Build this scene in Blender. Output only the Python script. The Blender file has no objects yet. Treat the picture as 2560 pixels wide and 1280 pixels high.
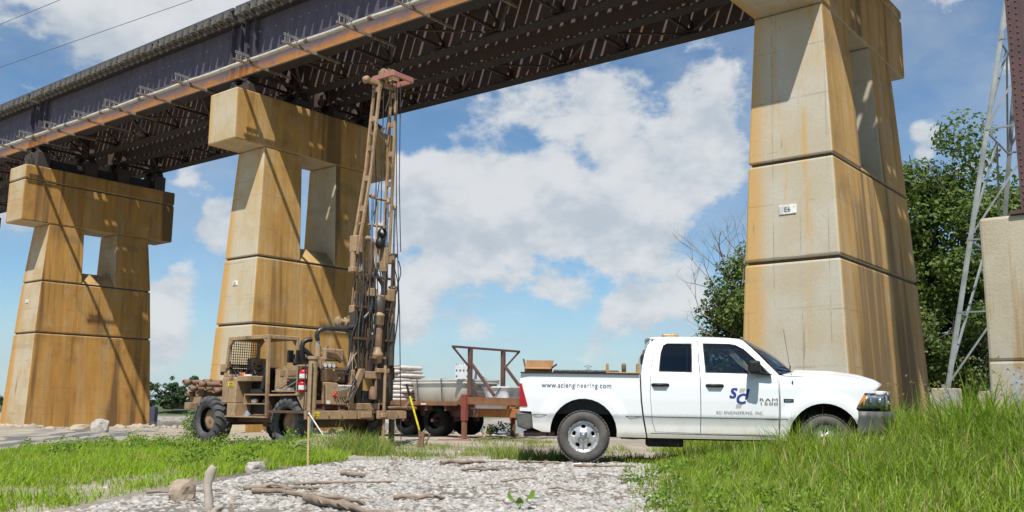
import bpy, bmesh, math, random
import numpy as np
from mathutils import Vector, Matrix, noise
from mathutils.geometry import delaunay_2d_cdt

random.seed(7)
RNG = np.random.default_rng(11)
SC = bpy.context.scene
COL = SC.collection

# ------------------------------------------------------------------ camera
CAM_Z, F_PX, PITCH, ROLL = 0.9, 2294.65, 0.158, -0.0094
cam_data = bpy.data.cameras.new("camera")
cam_data.sensor_width = 36.0
cam_data.lens = 36.0 * F_PX / 2560.0
cam_data.clip_start, cam_data.clip_end = 0.1, 6000.0
cam = bpy.data.objects.new("camera", cam_data)
COL.objects.link(cam)
_cp, _sp, _cr, _sr = math.cos(PITCH), math.sin(PITCH), math.cos(ROLL), math.sin(ROLL)
_ex, _up, _fw = Vector((1, 0, 0)), Vector((0, -_sp, _cp)), Vector((0, _cp, _sp))
_R, _U = _ex * _cr - _up * _sr, _ex * _sr + _up * _cr
cam.matrix_world = Matrix(((_R.x, _U.x, -_fw.x, 0), (_R.y, _U.y, -_fw.y, 0), (_R.z, _U.z, -_fw.z, CAM_Z), (0, 0, 0, 1)))
SC.camera = cam

# ------------------------------------------------------------------ directions of the place
AZ = 0.8956                                   # bridge axis, measured from straight ahead
AX = Vector((math.sin(AZ), -math.cos(AZ), 0))  # along the bridge, towards the pickup
AT = Vector((math.cos(AZ), math.sin(AZ), 0))   # across the bridge, towards the river
ROTZ = math.atan2(AX.y, AX.x)
BR0 = Vector((0, 28.5732, 0))
def bw(s, t, z=0.0):
    p = BR0 + AX * s + AT * t
    return Vector((p.x, p.y, z))

# ------------------------------------------------------------------ sun, sky, exposure
sun_vec = (AX * 0.36 - AT * 0.518 + Vector((0, 0, 1))).normalized()
sd = bpy.data.lights.new("sun", 'SUN')
sd.energy, sd.angle, sd.color = 5.0, math.radians(0.55), (1.0, 0.955, 0.88)
sun = bpy.data.objects.new("sun", sd)
sun.rotation_euler = sun_vec.to_track_quat('Z', 'Y').to_euler()
sun.location = (0, 0, 60)
COL.objects.link(sun)
SC.cycles.max_bounces = 8; SC.cycles.diffuse_bounces = 3; SC.cycles.glossy_bounces = 3; SC.cycles.transparent_max_bounces = 12
vs = SC.view_settings
vs.view_transform, vs.look, vs.exposure, vs.gamma = 'Standard', 'None', 0.3, 1.0
vs.use_curve_mapping = False

world = bpy.data.worlds.new("World")
SC.world = world
world.cycles.sampling_method = 'MANUAL'; world.cycles.sample_map_resolution = 512
world.use_nodes = True
WT = world.node_tree
for n in list(WT.nodes):
    WT.nodes.remove(n)
def wn(t, **kw):
    n = WT.nodes.new(t)
    for k, v in kw.items():
        setattr(n, k, v)
    return n
def wl(a, b):
    WT.links.new(a, b)
sky = wn('ShaderNodeTexSky', sky_type='NISHITA', sun_disc=False)
sky.sun_elevation = math.asin(sun_vec.z)
sky.sun_rotation = math.atan2(sun_vec.x, sun_vec.y)
sky.air_density, sky.dust_density, sky.ozone_density, sky.altitude = 1.0, 0.15, 2.5, 300
bg = wn('ShaderNodeBackground')
bg.inputs['Strength'].default_value = 0.064
wout = wn('ShaderNodeOutputWorld')
tc = wn('ShaderNodeTexCoord')
def wmath(op, a, b=None, clamp=False):
    n = wn('ShaderNodeMath', operation=op, use_clamp=clamp)
    for i, v in enumerate((a, b)):
        if v is None:
            continue
        if isinstance(v, (int, float)):
            n.inputs[i].default_value = v
        else:
            wl(v, n.inputs[i])
    return n.outputs[0]
def wsmooth(v, a, b, lo=0.0, hi=1.0):
    n = wn('ShaderNodeMapRange', interpolation_type='SMOOTHSTEP')
    wl(v, n.inputs[0])
    for i, x in enumerate((a, b, lo, hi)):
        n.inputs[i + 1].default_value = x
    return n.outputs[0]
def wnoise(vec, scale, detail, rough, dist=0.0):
    n = wn('ShaderNodeTexNoise')
    n.inputs['Scale'].default_value, n.inputs['Detail'].default_value = scale, detail
    n.inputs['Roughness'].default_value, n.inputs['Distortion'].default_value = rough, dist
    wl(vec, n.inputs['Vector'])
    return n
# warped direction, so that the cloud heaps get ragged outlines
stretch = wn('ShaderNodeMapping')
stretch.inputs['Scale'].default_value = (1, 1, 1.55)
wl(tc.outputs['Generated'], stretch.inputs['Vector'])
warp = wnoise(stretch.outputs[0], 8.0, 3, 0.6)
wsub = wn('ShaderNodeVectorMath', operation='SUBTRACT'); wl(warp.outputs['Color'], wsub.inputs[0]); wsub.inputs[1].default_value = (.5, .5, .5)
wsc = wn('ShaderNodeVectorMath', operation='SCALE'); wl(wsub.outputs[0], wsc.inputs[0]); wsc.inputs['Scale'].default_value = 0.11
wadd = wn('ShaderNodeVectorMath', operation='ADD'); wl(tc.outputs['Generated'], wadd.inputs[0]); wl(wsc.outputs[0], wadd.inputs[1])
def heap(az, el, r, amp):
    a, e = math.radians(az), math.radians(el)
    c = (math.sin(a) * math.cos(e), math.cos(a) * math.cos(e), math.sin(e))
    d = wn('ShaderNodeVectorMath', operation='DISTANCE')
    wl(wadd.outputs[0], d.inputs[0]); d.inputs[1].default_value = c
    return wsmooth(d.outputs['Value'], r, r * 0.15, 0.0, amp)
HEAPS = [(-3.5, 11.6, .105, 1.0), (1.2, 12.4, .085, .95), (-6.2, 9.4, .08, .8), (4.5, 10.5, .07, .6), (9.0, 13.2, .085, .95), (12.4, 15.0, .075, .9), (7.5, 10.6, .075, .75),
         (4.0, 17.5, .075, .55), (-2.0, 17.8, .10, .55), (7.5, 19.0, .09, .5), (12.5, 19.5, .07, .45), (2.0, 21.5, .11, .55),
         (-6.5, 5.3, .055, .75), (-2.5, 4.8, .05, .45), (3.2, 6.6, .05, .75), (7.4, 5.6, .055, .75), (0.5, 7.6, .05, .5), (10.5, 7.0, .06, .6), (5.0, 3.2, .05, .5),
         (-18.0, 10.2, .045, .8), (-20.6, 6.2, .055, .8), (-20.3, 3.4, .04, .65), (-29.5, 10.5, .05, .7), (-30.5, 4.8, .05, .6), (-19.5, 14.2, .03, .5),
         (-23.5, 23.5, .13, .62), (-17.5, 25.0, .10, .5), (-29.0, 20.0, .10, .42), (-24.0, 17.5, .08, .35), (24.8, 14.5, .03, .65), (26.5, 24.0, .06, .34),
         (50, 15, .22, .62), (95, 18, .26, .6), (140, 20, .26, .6), (-58, 16, .22, .62), (-105, 16, .26, .6), (-155, 20, .26, .6), (20, 58, .3, .4), (-80, 55, .3, .4)]
acc = None
for h in HEAPS:
    v = heap(*h)
    acc = v if acc is None else wmath('ADD', acc, v)
acc = wmath('MULTIPLY', wmath('MINIMUM', acc, 1.05), 0.72)
fb = wnoise(stretch.outputs[0], 8.0, 9, 0.62)
dens = wmath('ADD', acc, wmath('MULTIPLY', wmath('SUBTRACT', fb.outputs['Fac'], 0.5), 2.0))
cover = wsmooth(dens, 0.11, 0.46)
# light comes from above: compare with the cloud a little higher up for its lit crown and grey base
lift = wn('ShaderNodeVectorMath', operation='ADD'); wl(stretch.outputs[0], lift.inputs[0]); lift.inputs[1].default_value = (0.01, -0.01, 0.045)
fb2 = wnoise(lift.outputs[0], 8.0, 4, 0.62)
lit = wmath('ADD', wmath('SUBTRACT', fb.outputs['Fac'], fb2.outputs['Fac']), wmath('MULTIPLY', wmath('SUBTRACT', dens, 0.7), 0.07))
tone = wsmooth(lit, -0.20, 0.14)
ccol = wn('ShaderNodeMix', data_type='RGBA')
wl(tone, ccol.inputs[0])
ccol.inputs[6].default_value = (6.5, 7.3, 8.1, 1)
ccol.inputs[7].default_value = (9.3, 9.55, 9.8, 1)
mixc = wn('ShaderNodeMix', data_type='RGBA')
veil = wsmooth(fb2.outputs['Fac'], 0.34, 0.76, 0.06, 0.42)
wl(wmath('MAXIMUM', wmath('MULTIPLY', cover, 0.95), veil), mixc.inputs[0])
tint = wn('ShaderNodeMix', data_type='RGBA', blend_type='MULTIPLY'); tint.inputs[0].default_value = 1.0
wl(sky.outputs[0], tint.inputs[6]); tint.inputs[7].default_value = (.95, 1.30, 1.46, 1)
sepz = wn('ShaderNodeSeparateXYZ'); wl(tc.outputs['Generated'], sepz.inputs[0])
hz = wn('ShaderNodeMix', data_type='RGBA'); wl(wsmooth(sepz.outputs[2], 0.16, -0.02, 0.0, 0.75), hz.inputs[0])     # pale moist air low over the river
wl(tint.outputs[2], hz.inputs[6]); hz.inputs[7].default_value = (6.0, 7.4, 8.3, 1)
wl(hz.outputs[2], mixc.inputs[6]); wl(ccol.outputs[2], mixc.inputs[7])
wl(mixc.outputs[2], bg.inputs[0]); wl(bg.outputs[0], wout.inputs[0])

# ------------------------------------------------------------------ materials
MATS = {}
class NT:
    def __init__(s, name):
        s.m = bpy.data.materials.new(name); s.m.use_nodes = True
        s.t = s.m.node_tree
        s.b = s.t.nodes['Principled BSDF']; s.o = s.t.nodes['Material Output']
        s.tc = s.t.nodes.new('ShaderNodeTexCoord')
    def n(s, t, **kw):
        x = s.t.nodes.new(t)
        for k, v in kw.items():
            setattr(x, k, v)
        return x
    def put(s, v, sock):
        if isinstance(v, (int, float)):
            sock.default_value = v
        elif isinstance(v, tuple):
            sock.default_value = v if len(v) == 4 or len(sock.default_value) == 3 else (*v, 1)
        else:
            s.t.links.new(v, sock)
    def noise(s, scale, detail=4, rough=.55, vec=None, stretch=None, dist=0):
        x = s.n('ShaderNodeTexNoise')
        x.inputs['Scale'].default_value, x.inputs['Detail'].default_value = scale, detail
        x.inputs['Roughness'].default_value, x.inputs['Distortion'].default_value = rough, dist
        v = vec or s.tc.outputs['Object']
        if stretch:
            mp = s.n('ShaderNodeMapping'); mp.inputs['Scale'].default_value = stretch
            s.put(v, mp.inputs['Vector']); v = mp.outputs[0]
        s.put(v, x.inputs['Vector'])
        return x.outputs['Fac']
    def math(s, op, a, b=0.0, clamp=False):
        x = s.n('ShaderNodeMath', operation=op, use_clamp=clamp)
        s.put(a, x.inputs[0]); s.put(b, x.inputs[1])
        return x.outputs[0]
    def ss(s, v, a, b, lo=0., hi=1.):
        x = s.n('ShaderNodeMapRange', interpolation_type='SMOOTHSTEP')
        s.put(v, x.inputs[0])
        for i, q in enumerate((a, b, lo, hi)):
            x.inputs[i + 1].default_value = q
        return x.outputs[0]
    def mix(s, f, a, b, bt='MIX'):
        x = s.n('ShaderNodeMix', data_type='RGBA', blend_type=bt)
        s.put(f, x.inputs[0]); s.put(a, x.inputs[6]); s.put(b, x.inputs[7])
        return x.outputs[2]
    def xyz(s, v=None):
        x = s.n('ShaderNodeSeparateXYZ'); s.put(v or s.tc.outputs['Object'], x.inputs[0])
        return x.outputs
    def bump(s, h, strength=.3, dist=.02):
        x = s.n('ShaderNodeBump'); x.inputs['Strength'].default_value = strength; x.inputs['Distance'].default_value = dist
        s.put(h, x.inputs['Height']); s.t.links.new(x.outputs[0], s.b.inputs['Normal'])
    def done(s, col, rough=.7, metal=0.0, spec=None):
        s.put(col, s.b.inputs['Base Color']); s.put(rough, s.b.inputs['Roughness']); s.put(metal, s.b.inputs['Metallic'])
        if spec is not None:
            s.b.inputs['Specular IOR Level'].default_value = spec
        return s.m

def mat(name, col, rough=.65, metal=0., col2=None, scale=5., amt=.5, bump=.0, bscale=30., stretch=None, spec=None):
    """plain surface: colour wandering between two tones, with grain"""
    if name in MATS:
        return MATS[name]
    t = NT(name)
    c2 = col2 or tuple(v * .68 for v in col)
    f = t.ss(t.noise(scale, 6, .62, stretch=stretch), .5 - amt * .32, .5 + amt * .32)
    c = t.mix(f, tuple(col), tuple(c2))
    r = t.ss(t.noise(scale * 2.3, 4), .3, .7, max(.03, rough - .1), min(1, rough + .1))
    if bump:
        t.bump(t.noise(bscale, 5, .6), bump, .01)
    MATS[name] = t.done(c, r, metal, spec)
    return MATS[name]

# ------------------------------------------------------------------ mesh building
class MB:
    def __init__(s):
        s.v, s.f, s.sm = [], [], []
    def add(s, vs, fs, smooth=False):
        o = len(s.v)
        s.v += [tuple(v) for v in vs]
        s.f += [tuple(i + o for i in f) for f in fs]
        s.sm += [smooth] * len(fs)
        return s
    def hexa(s, p):          # 8 corners: bottom ring then top ring
        return s.add(p, [(3, 2, 1, 0), (4, 5, 6, 7), (0, 1, 5, 4), (1, 2, 6, 5), (2, 3, 7, 6), (3, 0, 4, 7)])
    def box(s, x0, x1, y0, y1, z0, z1):
        return s.hexa([(x0, y0, z0), (x1, y0, z0), (x1, y1, z0), (x0, y1, z0), (x0, y0, z1), (x1, y0, z1), (x1, y1, z1), (x0, y1, z1)])
    def cbox(s, c, sz, R=None):
        h = [v / 2 for v in sz]
        P = [Vector((a * h[0], b * h[1], d * h[2])) for d in (-1, 1) for a, b in ((-1, -1), (1, -1), (1, 1), (-1, 1))]
        if R is not None:
            P = [R @ p for p in P]
        return s.hexa([p + Vector(c) for p in P])
    def bar(s, a, b, w, h=None, up=(0, 0, 1)):     # square bar from a to b
        a, b = Vector(a), Vector(b); d = (b - a)
        L = d.length; d.normalize(); u = Vector(up)
        if abs(d.dot(u)) > .98:
            u = Vector((1, 0, 0))
        x = d.cross(u).normalized(); y = x.cross(d).normalized()
        R = Matrix((x, y, d)).transposed()
        return s.cbox((a + b) / 2, (w, h or w, L), R)
    def cyl(s, a, b, r0, r1=None, n=12, caps=True, smooth=True):
        return s.tube([a, b], [r0, r0 if r1 is None else r1], n, caps, smooth)
    def tube(s, pts, r, n=8, caps=True, smooth=True):
        P = [Vector(p) for p in pts]; m = len(P)
        R = list(r) if isinstance(r, (list, tuple)) else [r] * m
        T = [(P[min(i + 1, m - 1)] - P[max(i - 1, 0)]).normalized() for i in range(m)]
        u = Vector((0, 0, 1)) if abs(T[0].z) < .9 else Vector((1, 0, 0))
        u = (u - T[0] * u.dot(T[0])).normalized()
        vs, fs = [], []
        for i in range(m):
            u = (u - T[i] * u.dot(T[i]))
            u = u.normalized() if u.length > 1e-6 else T[i].orthogonal().normalized()
            w = T[i].cross(u)
            for k in range(n):
                a = 2 * math.pi * k / n
                vs.append(P[i] + (u * math.cos(a) + w * math.sin(a)) * R[i])
        for i in range(m - 1):
            for k in range(n):
                k2 = (k + 1) % n
                fs.append((i * n + k, i * n + k2, (i + 1) * n + k2, (i + 1) * n + k))
        s.add(vs, fs, smooth)
        if caps:
            s.add(vs[:n], [tuple(range(n - 1, -1, -1))]); s.add(vs[-n:], [tuple(range(n))])
        return s
    def lathe(s, prof, c=(0, 0, 0), axis='z', n=24, smooth=True, closed=False):
        """prof: list of (radius, height)"""
        vs, fs = [], []; m = len(prof)
        for (r, h) in prof:
            for k in range(n):
                a = 2 * math.pi * k / n
                p = (r * math.cos(a), r * math.sin(a), h)
                if axis == 'y':
                    p = (p[0], -p[2], p[1])
                elif axis == 'x':
                    p = (p[2], p[0], p[1])
                vs.append((p[0] + c[0], p[1] + c[1], p[2] + c[2]))
        for i in range(m - 1 if not closed else m):
            j = (i + 1) % m
            for k in range(n):
                k2 = (k + 1) % n
                fs.append((i * n + k, i * n + k2, j * n + k2, j * n + k))
        return s.add(vs, fs, smooth)
    def prism(s, poly, a0, a1, axis='y'):
        """extrude a 2D outline; axis y: outline is (x,z); axis x: (y,z); axis z: (x,y)"""
        def pt(p, a):
            return {'y': (p[0], a, p[1]), 'x': (a, p[0], p[1]), 'z': (p[0], p[1], a)}[axis]
        n = len(poly)
        vs = [pt(p, a0) for p in poly] + [pt(p, a1) for p in poly]
        fs = [tuple(range(n)), tuple(range(2 * n - 1, n - 1, -1))] + [(i, i + n, (i + 1) % n + n, (i + 1) % n) for i in range(n)]
        return s.add(vs, fs)
    def build(s, name, material, parent=None, bevel=0., seg=1, label=None, cat=None, group=None, kind=None, fix=True, loc=None, rotz=None, auto=None):
        me = bpy.data.meshes.new(name)
        me.from_pydata(s.v, [], s.f)
        me.polygons.foreach_set('use_smooth', s.sm)
        if fix and len(s.f) < 60000:
            bm = bmesh.new(); bm.from_mesh(me)
            bmesh.ops.recalc_face_normals(bm, faces=bm.faces)
            bm.to_mesh(me); bm.free()
        me.materials.append(material)
        return link(name, me, parent, label, cat, group, kind, loc, rotz, bevel, seg)

def link(name, me, parent=None, label=None, cat=None, group=None, kind=None, loc=None, rotz=None, bevel=0., seg=1):
    o = bpy.data.objects.new(name, me)
    COL.objects.link(o)
    if parent is not None:
        o.parent = parent
    if loc is not None:
        o.location = loc
    if rotz is not None:
        o.rotation_euler = (0, 0, rotz)
    if bevel:
        b = o.modifiers.new('bevel', 'BEVEL'); b.width = bevel; b.segments = seg; b.limit_method = 'ANGLE'; b.angle_limit = math.radians(40); b.harden_normals = False
    tag(o, label, cat, group, kind)
    return o
def tag(o, label=None, cat=None, group=None, kind=None):
    for k, v in (('label', label), ('category', cat), ('group', group), ('kind', kind)):
        if v:
            o[k] = v
    return o
def thing(name, loc, label, cat, group=None, rot=(0, 0, 0)):
    o = bpy.data.objects.new(name, None)
    o.empty_display_size = .3
    COL.objects.link(o)
    o.location = loc; o.rotation_euler = rot
    return tag(o, label, cat, group)
def npmesh(name, V, Fidx, material, parent=None, smooth=False, sides=3, **kw):
    """fast mesh from numpy arrays (all faces with the same number of sides)"""
    me = bpy.data.meshes.new(name)
    nf = len(Fidx)
    me.vertices.add(len(V)); me.vertices.foreach_set('co', np.asarray(V, np.float32).ravel())
    me.loops.add(nf * sides); me.loops.foreach_set('vertex_index', np.asarray(Fidx, np.int32).ravel())
    me.polygons.add(nf); me.polygons.foreach_set('loop_start', np.arange(0, nf * sides, sides, dtype=np.int32))
    if smooth:
        me.polygons.foreach_set('use_smooth', np.ones(nf, bool))
    me.update(calc_edges=True)
    me.materials.append(material)
    return link(name, me, parent, **kw)
def pip(x, y, poly):
    c = False; n = len(poly); j = n - 1
    for i in range(n):
        xi, yi = poly[i]; xj, yj = poly[j]
        if (yi > y) != (yj > y) and x < (xj - xi) * (y - yi) / (yj - yi) + xi:
            c = not c
        j = i
    return c
def sheet(outline, fn, holes=(), step=.08):
    """triangulated 2D region with inner points, lifted to 3D by fn(u, v) -> (x, y, z); returns verts, faces"""
    pts, edges = [], []
    def loop(poly):
        o = len(pts)
        q = []
        for i, p in enumerate(poly):          # subdivide long sides
            a, b = Vector(p), Vector(poly[(i + 1) % len(poly)])
            k = max(1, int((b - a).length / step))
            for j in range(k):
                q.append(a.lerp(b, j / k))
        pts.extend(q)
        edges.extend([(o + i, o + (i + 1) % len(q)) for i in range(len(q))])
        return [(p.x, p.y) for p in q]
    ol = loop(outline); hl = [loop(h) for h in holes]
    x0, x1 = min(p[0] for p in ol), max(p[0] for p in ol); y0, y1 = min(p[1] for p in ol), max(p[1] for p in ol)
    bp = np.array([(p.x, p.y) for p in pts])
    u = x0 + step
    row = 0
    while u < x1:
        v = y0 + step * (.5 if row % 2 else 1)
        while v < y1:
            if pip(u, v, ol) and not any(pip(u, v, h) for h in hl) and np.min((bp[:, 0] - u) ** 2 + (bp[:, 1] - v) ** 2) > (step * .45) ** 2:
                pts.append(Vector((u, v)))
            v += step
        u += step; row += 1
    V, _, Fc, *_r = delaunay_2d_cdt(pts, edges, [], 0, 1e-6)
    F = []
    for f in Fc:
        cx = sum(V[i].x for i in f) / len(f); cy = sum(V[i].y for i in f) / len(f)
        if pip(cx, cy, ol) and not any(pip(cx, cy, h) for h in hl):
            F.append(tuple(f))
    return [fn(p.x, p.y) for p in V], F
def smoothstep(x, a, b):
    t = min(1., max(0., (x - a) / (b - a))) if a != b else float(x > a)
    return t * t * (3 - 2 * t)
# ================================================================== terrain and river
def st(x, y):
    dx, dy = x - BR0.x, y - BR0.y
    return dx * AX.x + dy * AX.y, dx * AT.x + dy * AT.y
_YH = ([-60, 0, 5, 8, 11, 14, 20, 30, 45, 70, 4000], [-1.1, -.75, -.35, -.08, -.02, 0., -.1, -.2, -.45, -.6, -.6])
def ground_z(x, y, rough=True):
    s, t = st(x, y)
    z = float(np.interp(y, *_YH))
    z += .32 * smoothstep(x, 3.6, 9) * smoothstep(y, 13.4, 10.5) + .9 * smoothstep(x, 12, 26) * smoothstep(y, 8, 20)
    z += .5 * math.exp(-((x + 3.6) ** 2 / .5 + (y - 17.6) ** 2 / .25)) * .55          # spoil heap by the rig
    if rough:
        z += .05 * noise.noise((x * .35, y * .35, 3.1)) + .025 * noise.noise((x * 1.3, y * 1.3, 7.7))
        z += .12 * noise.noise((x * .3 + 9, y * .3, 1.)) * smoothstep(abs(t), 1.5, 5) * smoothstep(y, 24, 34)
    te = 4.6 + .5 * noise.noise((s * .3, 0, 5)) + 46 * smoothstep(s, -7, 6)
    z -= 9.5 * smoothstep(t, te, te + 17) ** .8
    z = max(z, -9.6)
    far = smoothstep(y + 4 * noise.noise((x * .02, 0, 0)), 316, 338)
    return z * (1 - far) + (-2.6 + .5 * noise.noise((x * .01, y * .01, 2))) * far

def axis_coords(lo, a, b, hi, fine):
    c = list(np.arange(a, b + 1e-6, fine)); d = fine
    v = b
    while v < hi:
        d *= 1.14; v += d; c.append(min(v, hi))
    d = fine; v = a; pre = []
    while v > lo:
        d *= 1.14; v -= d; pre.append(max(v, lo))
    return np.array(pre[::-1] + c)
gx, gy = axis_coords(-3500, -28, 26, 3500, .4), axis_coords(-60, -2, 52, 5000, .4)
gv = np.array([(x, y, ground_z(x, y)) for y in gy for x in gx])
nx = len(gx)
ii = np.arange((len(gy) - 1) * (nx - 1)); q = (ii // (nx - 1)) * nx + ii % (nx - 1)
gf = np.stack([q, q + 1, q + nx + 1, q + nx], 1)
t = NT('ground_soil')
pw = t.n('ShaderNodeNewGeometry').outputs['Position']
big = t.noise(.22, 6, .6, pw); med = t.noise(1.7, 7, .65, pw); fin = t.noise(16, 6, .7, pw)
c = t.mix(t.ss(med, .3, .7), (.38, .33, .265), (.27, .225, .17))
c = t.mix(t.ss(big, .45, .68, 0, .55), c, (.19, .16, .12))
c = t.mix(t.ss(fin, .50, .68, 0, .8), c, (.48, .44, .375))
X, Y, Z = t.xyz(pw)
# streaks of cast shadow painted into the soil colour of the left sand track
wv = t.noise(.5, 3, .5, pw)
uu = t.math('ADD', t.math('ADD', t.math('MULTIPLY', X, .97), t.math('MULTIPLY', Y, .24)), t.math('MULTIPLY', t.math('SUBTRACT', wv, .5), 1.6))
shade_streak = t.math('SINE', t.math('MULTIPLY', uu, 6.5))
m1 = t.math('MULTIPLY', t.ss(shade_streak, -.5, .35), t.math('MULTIPLY', t.math('MULTIPLY', t.ss(uu, -4.0, -4.6), t.ss(uu, -8.2, -6.6)), t.math('MULTIPLY', t.ss(Y, 13, 16), t.ss(Y, 40, 32))))
gm = t.math('MULTIPLY', t.math('MULTIPLY', t.ss(X, -4.2, -3.2), t.ss(X, 2.2, 1.6)), t.ss(Y, 15.2, 14.4))
c = t.mix(gm, c, t.mix(t.ss(med, .35, .65), (.20, .18, .15), (.12, .10, .08)))
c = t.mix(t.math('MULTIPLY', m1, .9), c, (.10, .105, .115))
c = t.mix(t.ss(Y, 325, 345), c, (.06, .085, .03))
rock = t.ss(t.noise(.5, 6, .7, pw), .35, .65)
c = t.mix(t.math('MULTIPLY', t.ss(Y, 300, 310), t.ss(Y, 338, 330)), c, t.mix(rock, (.36, .33, .29), (.16, .14, .12)))
t.bump(t.math('ADD', t.math('MULTIPLY', med, .6), fin), .6, .05)
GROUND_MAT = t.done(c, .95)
GZ = gv[:, 2].reshape(len(gy), nx)
def gz_np(x, y):
    i = np.clip(np.searchsorted(gx, x) - 1, 0, nx - 2); j = np.clip(np.searchsorted(gy, y) - 1, 0, len(gy) - 2)
    fx = (x - gx[i]) / (gx[i + 1] - gx[i]); fy = (y - gy[j]) / (gy[j + 1] - gy[j])
    return (GZ[j, i] * (1 - fx) + GZ[j, i + 1] * fx) * (1 - fy) + (GZ[j + 1, i] * (1 - fx) + GZ[j + 1, i + 1] * fx) * fy
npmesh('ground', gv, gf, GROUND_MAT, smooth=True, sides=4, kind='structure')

t = NT('river_water')
pw = t.n('ShaderNodeNewGeometry').outputs['Position']
t.bump(t.math('ADD', t.noise(.35, 4, .6, pw, stretch=(1, 2.2, 1)), t.math('MULTIPLY', t.noise(1.6, 3, .6, pw, stretch=(1, 2.5, 1)), .4)), .35, .25)
wm = t.done((.11, .10, .075), .1, 0, .5)
MB().add([(-3500, 20, -6.6), (3500, 20, -6.6), (3500, 345, -6.6), (-3500, 345, -6.6)], [(0, 1, 2, 3)]).build('river', wm, kind='structure')

# ================================================================== concrete piers
def concrete(name, end_pale, end_warm, face, dark, seed, edge=.6):
    """cast concrete, rust-washed from the track above: ochre on the long faces, streaks down the pale ends"""
    t = NT(name)
    ob = t.n('ShaderNodeMapping'); ob.inputs['Location'].default_value = (seed * 3.7, seed * 1.9, seed * .7)
    t.put(t.tc.outputs['Object'], ob.inputs['Vector']); ov = ob.outputs[0]
    nx_, ny_, nz_ = t.xyz(t.tc.outputs['Normal'])
    px_, py_, pz_ = t.xyz()
    side = t.ss(t.math('ABSOLUTE', nx_), .5, .85)
    streak = t.noise(1.7, 5, .6, ov, (1.5, 1.5, .07)); streak2 = t.noise(5.2, 5, .6, ov, (1.5, 1.5, .10))
    cloud = t.noise(.75, 6, .62, ov); grain = t.noise(26, 6, .7, ov); lift = t.noise(1.0, 3, .6, ov, (.15, .15, 2.2))
    e = t.mix(t.ss(cloud, .35, .7), end_pale, end_warm)
    e = t.mix(t.ss(streak, .56, .72, 0, .75), e, face)
    e = t.mix(t.math('MULTIPLY', t.ss(t.math('ADD', px_, t.math('MULTIPLY', t.math('SUBTRACT', cloud, .5), .5)), -.42 * edge / .6, -.88 * edge / .6), .9), e, face)
    f = t.mix(t.ss(streak, .36, .66), face, tuple(v * .76 for v in face))
    f = t.mix(t.ss(t.noise(.38, 7, .68, ov), .38, .62, 0, .8), f, tuple(v * k for v, k in zip(face, (.72, .70, .75))))
    f = t.mix(t.ss(streak2, .56, .78, 0, .38), f, tuple(v * k for v, k in zip(face, (1.15, 1.25, 1.6))))
    f = t.mix(t.ss(t.noise(1.9, 7, .7, ov, (1, 1, .45)), .52, .66, 0, .5), f, end_warm)
    f = t.mix(t.ss(cloud, .55, .75, 0, .5), f, dark)
    wide = t.noise(.62, 4, .6, ov, (1.5, 1.5, .06))
    f = t.mix(t.ss(wide, .47, .58, 0, .8), f, tuple(v * 1.0 for v in dark))
    f = t.mix(t.math('MULTIPLY', t.ss(wide, .46, .38), t.ss(streak2, .4, .6, .1, .5)), f, end_warm)
    c = t.mix(side, e, f)
    c = t.mix(t.math('MULTIPLY', t.ss(streak2, .62, .8), t.ss(streak, .45, .6)), c, dark)
    c = t.mix(t.ss(lift, .60, .66, 0, .22), c, tuple(v * .5 for v in end_warm))
    c = t.mix(t.ss(grain, .35, .75, 0, .28), c, tuple(v * .55 for v in end_warm))
    # faint impressions of the formwork panels
    def lines(v, pitch, wd, ph):
        fr_ = t.math('ABSOLUTE', t.math('SUBTRACT', t.math('FRACT', t.math('ADD', t.math('DIVIDE', v, pitch), ph)), .5))
        return t.ss(fr_, wd * 1.6 / pitch, wd * .4 / pitch)
    hl_ = t.math('MAXIMUM', lines(pz_, 1.22, .016, seed * .37), t.math('MAXIMUM', lines(px_, .62, .012, .13), lines(py_, 1.22, .014, .21)))
    form = t.math('MULTIPLY', hl_, t.ss(t.noise(1.3, 4, .6, ov), .42, .62))
    c = t.mix(t.math('MULTIPLY', form, .45), c, tuple(v * .4 for v in end_warm))
    vor = t.n('ShaderNodeTexVoronoi'); vor.inputs['Scale'].default_value = 2.6; t.put(ov, vor.inputs['Vector'])
    pit = t.ss(vor.outputs['Distance'], .05, .02)
    c = t.mix(t.math('MULTIPLY', pit, .6), c, (.06, .05, .04))
    t.bump(t.math('ADD', t.math('MULTIPLY', grain, .4), t.math('MULTIPLY', cloud, .8)), .35, .02)
    return t.done(c, .92, 0, .25)
CON = {'L': concrete('concrete_far_pier', (.50, .43, .31), (.43, .30, .145), (.49, .255, .06), (.085, .05, .027), 1.),
       'M': concrete('concrete_middle_pier', (.50, .445, .33), (.46, .355, .195), (.52, .29, .074), (.095, .057, .03), 2.),
       'E': concrete('concrete_near_pier', (.48, .455, .38), (.45, .385, .275), (.52, .315, .10), (.13, .085, .046), 3.)}
JOINT = mat('joint_shadow_gap', (.10, .08, .06), .95)
PLATE = mat('plate_white', (.78, .78, .76), .45, amt=.2)
INK = mat('plate_ink', (.03, .03, .03), .6)

def text_mesh(txt, size, shear=0., extrude=.0, align='CENTER', space=1.0):
    cu = bpy.data.curves.new('lettering', 'FONT'); cu.body = txt; cu.size = size; cu.shear = shear; cu.align_x = align; cu.extrude = extrude; cu.space_character = space
    cu.resolution_u = 3
    ob = bpy.data.objects.new('lettering_tmp', cu); COL.objects.link(ob)
    bpy.context.view_layer.update()
    me = bpy.data.meshes.new_from_object(ob)
    bpy.data.objects.remove(ob); bpy.data.curves.remove(cu)
    V = [tuple(v.co) for v in me.vertices]; F = [tuple(p.vertices) for p in me.polygons]
    bpy.data.meshes.remove(me)
    return V, F

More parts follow.
